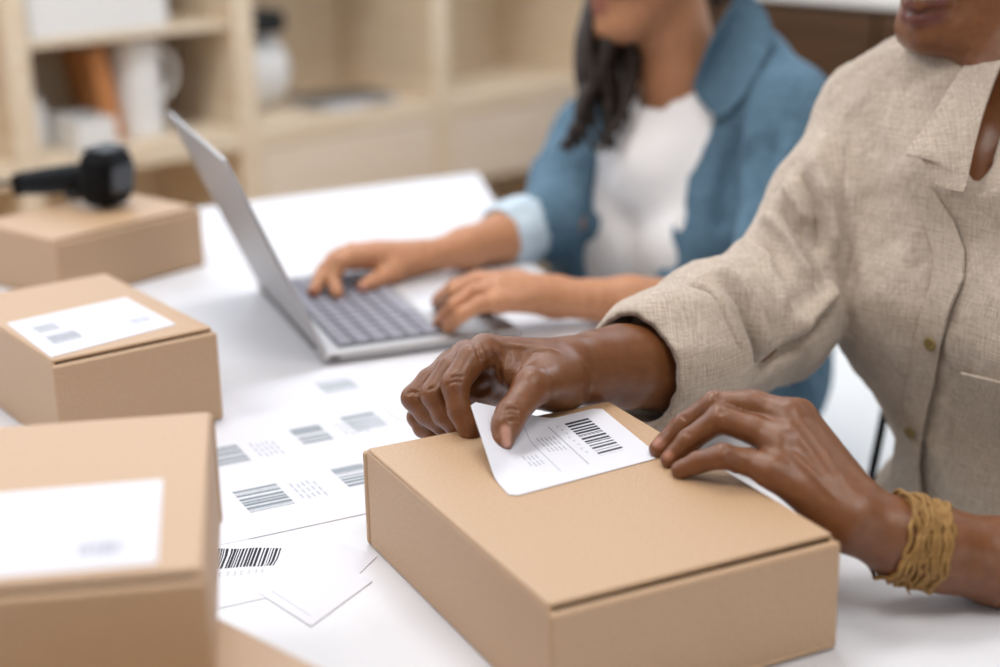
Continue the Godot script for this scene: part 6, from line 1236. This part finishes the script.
func labels() -> void:
	var ink := Color("2c3038")
	var grey := Color("7c818c")
	var pale := Color("9da2b0")
	# the label being stuck on: flat on the right, its left back corner still lifted between thumb and finger
	var im := blank(512, 464)
	bars(im, 350, 62, 88, 290, 5, false, ink, 2.2)
	print_digits(im, 0, 0, 0, 0, 1, grey)
	for k in 8:
		im.fill_rect(Rect2i(318, 66 + k * 33, 12, 3), pale)
		im.fill_rect(Rect2i(318 + (k % 3) * 4, 66 + k * 33, 3, 14), pale)
	im.fill_rect(Rect2i(292, 56, 3, 330), grey)
	for k in 5:
		for j in 3:
			im.fill_rect(Rect2i(222 + k * 13, 120 + j * 42 + (k * 17) % 14, 4, 34), pale)
	for k in 4:
		for j in 2:
			im.fill_rect(Rect2i(132 + k * 13, 220 + j * 46 + (k * 11) % 12, 4, 36), pale)
	im.fill_rect(Rect2i(196, 56, 3, 330), pale)
	var lb: Vector3 = LABEL_MAIN[0]
	var rf: Vector3 = LABEL_MAIN[1]
	var lf: Vector3 = LABEL_MAIN[2]
	var left := (lf - rf)
	var wide := left.length()
	left /= wide
	var back := lb - rf
	var deep := back.length()
	var fold_a := Vector2(wide, CURL[0] * deep)
	var fold_t := (Vector2(CURL[1] * wide, deep) - fold_a).normalized()
	var fold_n := Vector2(-fold_t.y, fold_t.x)
	if fold_n.dot(Vector2(wide, deep) - fold_a) < 0.0:
		fold_n = -fold_n
	var rows := []
	for r in 25:
		var v := 1.0 - r / 24.0
		var row := []
		var inset := 0.0
		var from_end := minf(v, 1.0 - v) * back.length()
		if from_end < 0.006:
			inset = 0.006 - sqrt(maxf(0.0, 0.006 * 0.006 - (0.006 - from_end) * (0.006 - from_end)))
		for c in 41:
			var m := Vector2(inset + (wide - 2.0 * inset) * (1.0 - c / 40.0), v * deep)
			var rise := 0.0
			var over := (m - fold_a).dot(fold_n)
			if over > 0.0:
				var a := minf(over / CURL[3], CURL[2])
				var rest := maxf(0.0, over - CURL[2] * CURL[3])
				m += fold_n * (CURL[3] * sin(a) + rest * cos(a) - over)
				rise = CURL[3] * (1.0 - cos(a)) + rest * sin(a)
			var p := rf + left * m.x + back / deep * m.y + Vector3.UP * rise
			row.append(p)
		rows.append(row)
	var mid: Vector3 = rf + back * 0.5
	for row in rows:
		for c in row.size():
			row[c] -= mid
	tag(put("shipping_label", sheet(rows, 0.0003), print_material(im), self, mid), "white shipping label with one lifted corner held by a thumb", "label")
	im = blank(512, 384)
	bars(im, 60, 90, 90, 70, 8, false, grey, 1.6)
	bars(im, 60, 200, 120, 90, 9, false, grey)
	print_lines(im, 240, 110, 120, 5, 22, 2, Color("b8bcc8"))
	bars(im, 390, 230, 80, 60, 12, true, Color("a9acb8"))
	stuck_label("white printed label stuck on the box behind the stack", LABEL_BOX2, im, "labels stuck on boxes")
	im = blank(512, 256)
	bars(im, 330, 180, 110, 44, 6, true, Color("9599a8"))
	print_lines(im, 150, 80, 120, 3, 24, 4, Color("b4b8c6"))
	stuck_label("white label stuck on the stacked box", LABEL_BOX3, im, "labels stuck on boxes")
	# label sheets and loose labels on the table
	im = blank(1024, 862)
	for c in [[442, 624, 128, 160], [725, 600, 96, 150], [442, 269, 120, 150], [729, 231, 96, 140], [912, 203, 110, 140]]:
		bars(im, c[0] - c[2] / 2, c[1] - c[3] / 2, c[2], c[3], c[0] + c[1], false, Color("77828a"), 2.4)
		for k in 5:
			for j in 3:
				im.fill_rect(Rect2i(c[0] + 95 + k * 16, c[1] - 60 + j * 42 + (k * 13) % 18, 5, 32), Color("a4a9b6"))
	loose("label_sheet", "white sheet of shipping labels, the upper of two overlapping sheets", SHEET_A, im)
	im = blank(1024, 724)
	bars(im, 800, 90, 120, 120, 21, false, Color("8a949c"), 2.4)
	bars(im, 300, 90, 120, 120, 22, false, Color("8a949c"), 2.4)
	loose("label_sheet", "white sheet of shipping labels lying under another label sheet", SHEET_B, im)
	im = blank(512, 300)
	bars(im, 70, 40, 290, 90, 3, true, Color("15161b"), 1.7)
	print_digits(im, 80, 150, 270, 9, 4, grey)
	loose("loose_label", "loose white label with a bold black barcode on the table", SHEET_C, im)
	loose("loose_label", "plain loose white label partly covered by another loose label", SHEET_E, blank(64, 64))
	im = blank(256, 256)
	im.fill_rect(Rect2i(30, 226, 190, 2), pale)
	loose("loose_label", "plain loose white label lying uppermost beside the mailer box", SHEET_D, im)

func loose(called: String, label: String, q: Array, im: Image) -> void:
	var c: Vector3 = (q[0] + q[1] + q[2] + q[3]) / 4.0
	tag(put(called, quad_sheet(q[0] - c, q[1] - c, q[2] - c, q[3] - c, c.y - 0.7401), print_material(im, 0.85), self, c), label, "label", "label sheets on the table")

func rolled_cuff(rim: Vector3, back: Vector3, r_rim: float, r_back: float, thick: float, sd: int) -> ArrayMesh:
	var d := (back - rim)
	var length := d.length()
	d /= length
	var side := d.cross(Vector3.UP).normalized()
	var up := side.cross(d)
	var fn := FastNoiseLite.new()
	fn.seed = sd
	fn.frequency = 0.9
	var rows := []
	var prof := []
	for k in 9:
		var t := k / 8.0
		prof.append([t, lerpf(r_rim, r_back, t) + 0.004 * sin(t * PI)])
	for k in 7:
		var t := 1.0 - k / 6.0
		prof.append([t, lerpf(r_rim, r_back, t) - thick])
	for p in prof:
		var row := []
		for j in 64:
			var a := TAU * j / 64
			var w := 1.0 + 0.06 * fn.get_noise_2d(cos(a) * 2.0, sin(a) * 2.0 + p[0] * 0.8) + 0.02 * sin(a * 5.0 + p[0] * 3.0)
			row.append(rim + d * (p[0] * length + 0.004 * fn.get_noise_2d(cos(a) * 2.0 + 9.0, sin(a) * 2.0)) + (side * cos(a) + up * sin(a)) * p[1] * w)
		rows.append(row)
	return patch(rows, true, true)

func skin_tone(c: String) -> Color:
	return Color(c).srgb_to_linear()

func button(parent: Node, at: Vector3, normal: Vector3) -> void:
	var b := put("button", lathe([[0.0, 0.0], [0.0055, 0.0], [0.0062, 0.001], [0.0058, 0.0022], [0.0044, 0.0017], [0.0, 0.0016]], 20), mats.button, parent, at)
	b.basis = Basis(Quaternion(Vector3.UP, normal))
	for s in [-1, 1]:
		put("thread_hole", lathe([[0.0, 0.0], [0.0008, 0.0], [0.0008, 0.0006], [0.0, 0.0006]], 8), mats.walnut, b, Vector3(s * 0.0016, 0.0013, 0))

func shoes(parent: Node, q: Array) -> void:
	for k in 2:
		var a: Vector3 = q[k]
		var n: Vector3 = q[2]
		var rows := []
		for i in 11:
			var t := i / 10.0
			var c := Vector3(a.x, 0, a.z) + n * lerpf(-0.05, 0.18, t)
			var side := n.cross(Vector3.UP)
			var hgt := lerpf(0.085, 0.04, smoothstep(0.3, 0.9, t)) * (sin(PI * clampf(t * 0.9 + 0.08, 0.0, 1.0)) * 0.3 + 0.7)
			var wid := 0.042 * (0.55 + 0.45 * sin(PI * clampf(t * 0.85 + 0.1, 0.0, 1.0)))
			var ring := []
			for j in 16:
				var g := TAU * j / 16
				ring.append(c + side * wid * cos(g) + Vector3.UP * maxf(0.001, hgt / 2.0 + hgt / 2.0 * sin(g)))
			rows.append(ring)
		put("shoe", patch(rows, true), mats.white, parent)

# eye whites, irises and brows
func face_tints(tint: Array, q: Array) -> void:
	for p in q[0]:
		tint.append([p, 0.0075, 0.002, skin_tone("d8d2cc")])
	for p in q[1]:
		tint.append([p, 0.004, 0.0015, skin_tone("1d130d")])
	for p in q[2]:
		tint.append([p, 0.0042, 0.003, skin_tone("1a120d")])

func people() -> void:
	var lips := skin_tone("6e3a38")
	# ---- the person in the beige linen shirt
	var b := thing("person", "person in a beige linen shirt pressing a label onto a box", "person", Vector3(SEAT_B[0].x, 0, SEAT_B[0].z))
	var off: Vector3 = -b.position
	var skin := skin_tone(SKIN_B)
	var tint := []
	for p in NAIL_THUMB:
		tint.append([p, 0.0036, 0.0016, skin_tone("d0a08c")])
	var arm_a := sculpt(SCULPT_ARM_A, 0.0017, CREASES_A, tint, skin)
	tint = []
	for p in NAILS_B:
		tint.append([p, 0.0032, 0.002, skin_tone("b98470")])
	var arm_b := sculpt(SCULPT_ARM_B, 0.0018, CREASES_B, tint, skin)
	tint = []
	for p in LIPS_B:
		tint.append([p, 0.0062, 0.003, lips])
	face_tints(tint, FACE_B)
	var head := sculpt(SCULPT_HEAD_B, 0.003, [], tint, skin)
	put("body", joined([arm_a, arm_b, head]), mats.skin_b, b, off)
	put("hair", sculpt(SCULPT_HAIR_B, 0.005, [], [], Color.WHITE, 0.003, 0.02), mats.hair, b, off)
	var shirt := put("shirt", sculpt(SCULPT_SHIRT_B, 0.0038, FOLDS_SHIRT_B, [], Color.WHITE, 0.004, 0.045), mats.linen, b, off)
	put("placket", sheet(PLACKET, 0.0022), mats.linen, shirt)
	put("pocket", sheet(POCKET, 0.003), mats.linen, shirt)
	put("collar", sheet(dense(COLLAR_RIGHT), 0.0022), mats.linen, shirt)
	put("collar", sheet(dense(COLLAR_LEFT), 0.0022), mats.linen, shirt)
	put("cuff", rolled_cuff(CUFF_RIM, CUFF_BACK, 0.050, 0.064, 0.006, 3), mats.linen, shirt)
	for q in BUTTONS:
		button(shirt, q[0], q[1])
	put("trousers", sculpt(SCULPT_LEGS_B, 0.012), mats.trousers, b, off)
	shoes(put_node("shoes", b, off), ANKLES_B)
	bracelet(b, off)
	# ---- the person in the denim shirt
	var a := thing("person", "person in an open denim shirt and white top typing", "person", Vector3(SEAT_A[0].x, 0, SEAT_A[0].z))
	off = -a.position
	skin = skin_tone(SKIN_A)
	var pink := skin_tone("d9a79b")
	var arm_c := sculpt(SCULPT_ARM_C, 0.0026, [], [[NAIL_C1, 0.005, 0.003, pink], [NAIL_C2, 0.004, 0.003, skin_tone("a04a4a")]], skin)
	var arm_d := sculpt(SCULPT_ARM_D, 0.0026, [], [[NAIL_D1, 0.005, 0.003, pink]], skin)
	tint = []
	for p in LIPS_A:
		tint.append([p, 0.0062, 0.003, skin_tone("a45a55")])
	face_tints(tint, FACE_A)
	head = sculpt(SCULPT_HEAD_A, 0.0035, [], tint, skin)
	put("body", joined([arm_c, arm_d, head]), mats.skin_a, a, off)
	var hair := [sculpt(SCULPT_HAIR_A, 0.005, [], [], Color.WHITE, 0.003, 0.02)]
	for q in LOCKS:
		var pts := spline(q, 5)
		var radii := []
		for i in pts.size():
			radii.append(lerpf(0.013, 0.003, pow(float(i) / (pts.size() - 1), 2.0)))
		hair.append(tube(pts, radii, 8))
	put("hair", joined(hair), mats.hair, a, off)
	put("top", sculpt(SCULPT_TEE, 0.006, [], [], Color.WHITE, 0.0015, 0.06), mats.jersey, a, off)
	var den := put("shirt", sculpt(SCULPT_DENIM, 0.0055, FOLDS_DENIM, [], Color.WHITE, 0.004, 0.05), mats.denim, a, off)
	put("collar", sheet(dense(COLLAR_DENIM), 0.003), mats.denim, den)
	for p in BUTTONS_DENIM:
		button(den, p[0], p[1])
	put("cuff", rolled_cuff(CUFF1_RIM, CUFF1_BACK, 0.039, 0.043, 0.004, 5), mats.denim_light, den)
	put("trousers", sculpt(SCULPT_LEGS_A, 0.012), mats.trousers, a, off)
	shoes(put_node("shoes", a, off), ANKLES_A)
	bench()

# a long white bench along the table on black tube frames
func bench() -> void:
	var t := thing("bench", "long white bench with black posts under both seated people", "bench", BENCH[0], BENCH[1])
	var length: float = BENCH[2] + 0.9
	put("seat", rbox(Vector3(0.72, 0.035, length), 0.012), mats.white, t, Vector3(0, 0.4325, 0))
	for sx in [-1, 1]:
		for z in [-length / 2.0 + 0.12, 0.0, length / 2.0 - 0.12]:
			put("leg", tube([Vector3(sx * 0.31, 0.416, z), Vector3(sx * 0.33, 0.0, z)], [0.011], 10), mats.black, t)
	var a: Vector3 = t.transform.affine_inverse() * BENCH_POST[0]
	var b: Vector3 = t.transform.affine_inverse() * BENCH_POST[1]
	var foot := b + (b - a) * 0.6
	foot.y = 0.449
	put("post", tube([a + (a - b) * 0.3, foot], [0.005], 10), mats.rubber, t)

func put_node(called: String, parent: Node, at: Vector3) -> Node3D:
	var o := Node3D.new()
	o.name = called
	parent.add_child(o, true)
	o.position = at
	return o

# rows and columns of a coarse patch filled in with splines
func dense(rows: Array) -> Array:
	var wide := []
	for r in rows:
		wide.append(spline(r, 4))
	var out := []
	var cols := []
	for c in wide[0].size():
		var col := []
		for r in wide.size():
			col.append(wide[r][c])
		cols.append(spline(col, 4))
	for r in cols[0].size():
		var row := []
		for c in cols.size():
			row.append(cols[c][r])
		out.append(row)
	return out

# a bracelet of several twisted raffia strands, with frayed ends
func bracelet(parent: Node, off: Vector3) -> void:
	var root := put_node("bracelet", parent, off)
	var c0: Vector3 = BRACELET[0]
	var d: Vector3 = (BRACELET[1] - c0).normalized()
	var side := d.cross(Vector3.UP).normalized()
	var up := side.cross(d)
	var rng := RandomNumberGenerator.new()
	rng.seed = 7
	for k in 22:
		var shift := (k / 21.0 - 0.5) * 0.026
		var ph := rng.randf() * TAU
		var lift := rng.randf_range(0.0, 0.004)
		var pts := []
		for j in 41:
			var a := TAU * j / 40.0
			var r := BRACELET_R + lift + 0.0011 * sin(a * 9.0 + ph)
			pts.append(c0 + d * (shift + 0.004 * sin(a * 2.0 + ph) + 0.0012 * cos(a * 9.0 + ph)) + (side * cos(a) + up * sin(a)) * r)
		put("strand", tube(pts, [rng.randf_range(0.0013, 0.0021)], 7), mats.raffia, root)
	for k in 9:
		var a := rng.randf_range(-2.6, 0.4)
		var base := c0 + d * rng.randf_range(-0.012, 0.012) + (side * cos(a) + up * sin(a)) * (BRACELET_R + 0.002)
		var dir := (-d * rng.randf_range(0.2, 1.0) + (side * cos(a) + up * sin(a)) * rng.randf_range(0.2, 0.6) + up * rng.randf_range(-0.5, 0.2)).normalized()
		put("frayed_end", tube([base, base + dir * 0.004, base + dir * 0.008 + Vector3(0, -0.001, 0)], [0.0012, 0.0009, 0.0004], 6), mats.raffia, root)


func _ready() -> void:
	# camera
	var cam := Camera3D.new()
	cam.name = "camera"
	add_child(cam)
	cam.transform = Transform3D(CAM_BASIS, CAM_AT)
	cam.fov = CAM_FOV
	cam.near = 0.05
	cam.far = 40.0
	var lens := CameraAttributesPhysical.new()
	lens.frustum_focal_length = 57.4
	lens.frustum_focus_distance = FOCUS
	lens.exposure_aperture = APERTURE
	cam.attributes = lens
	cam.fov = CAM_FOV
	cam.current = true
	# environment
	var we := WorldEnvironment.new()
	we.name = "environment"
	var env := Environment.new()
	env.background_mode = Environment.BG_SKY
	var sky := Sky.new()
	var sm := ProceduralSkyMaterial.new()
	sm.sky_top_color = Color(0.80, 0.88, 1.0)
	sm.sky_horizon_color = Color(0.95, 0.97, 1.0)
	sm.ground_bottom_color = Color(0.6, 0.6, 0.58)
	sm.ground_horizon_color = Color(0.9, 0.92, 0.94)
	sky.sky_material = sm
	env.sky = sky
	env.tonemap_mode = Environment.TONE_MAPPER_LINEAR
	env.tonemap_exposure = EXPOSURE
	env.sdfgi_enabled = true
	env.ssao_enabled = true
	env.ssil_enabled = true
	we.environment = env
	add_child(we)
	make_materials()
	room()
	work_table()
	shelving()
	laptop()
	boxes()
	labels()
	scanner()
	shelf_things()
	people()
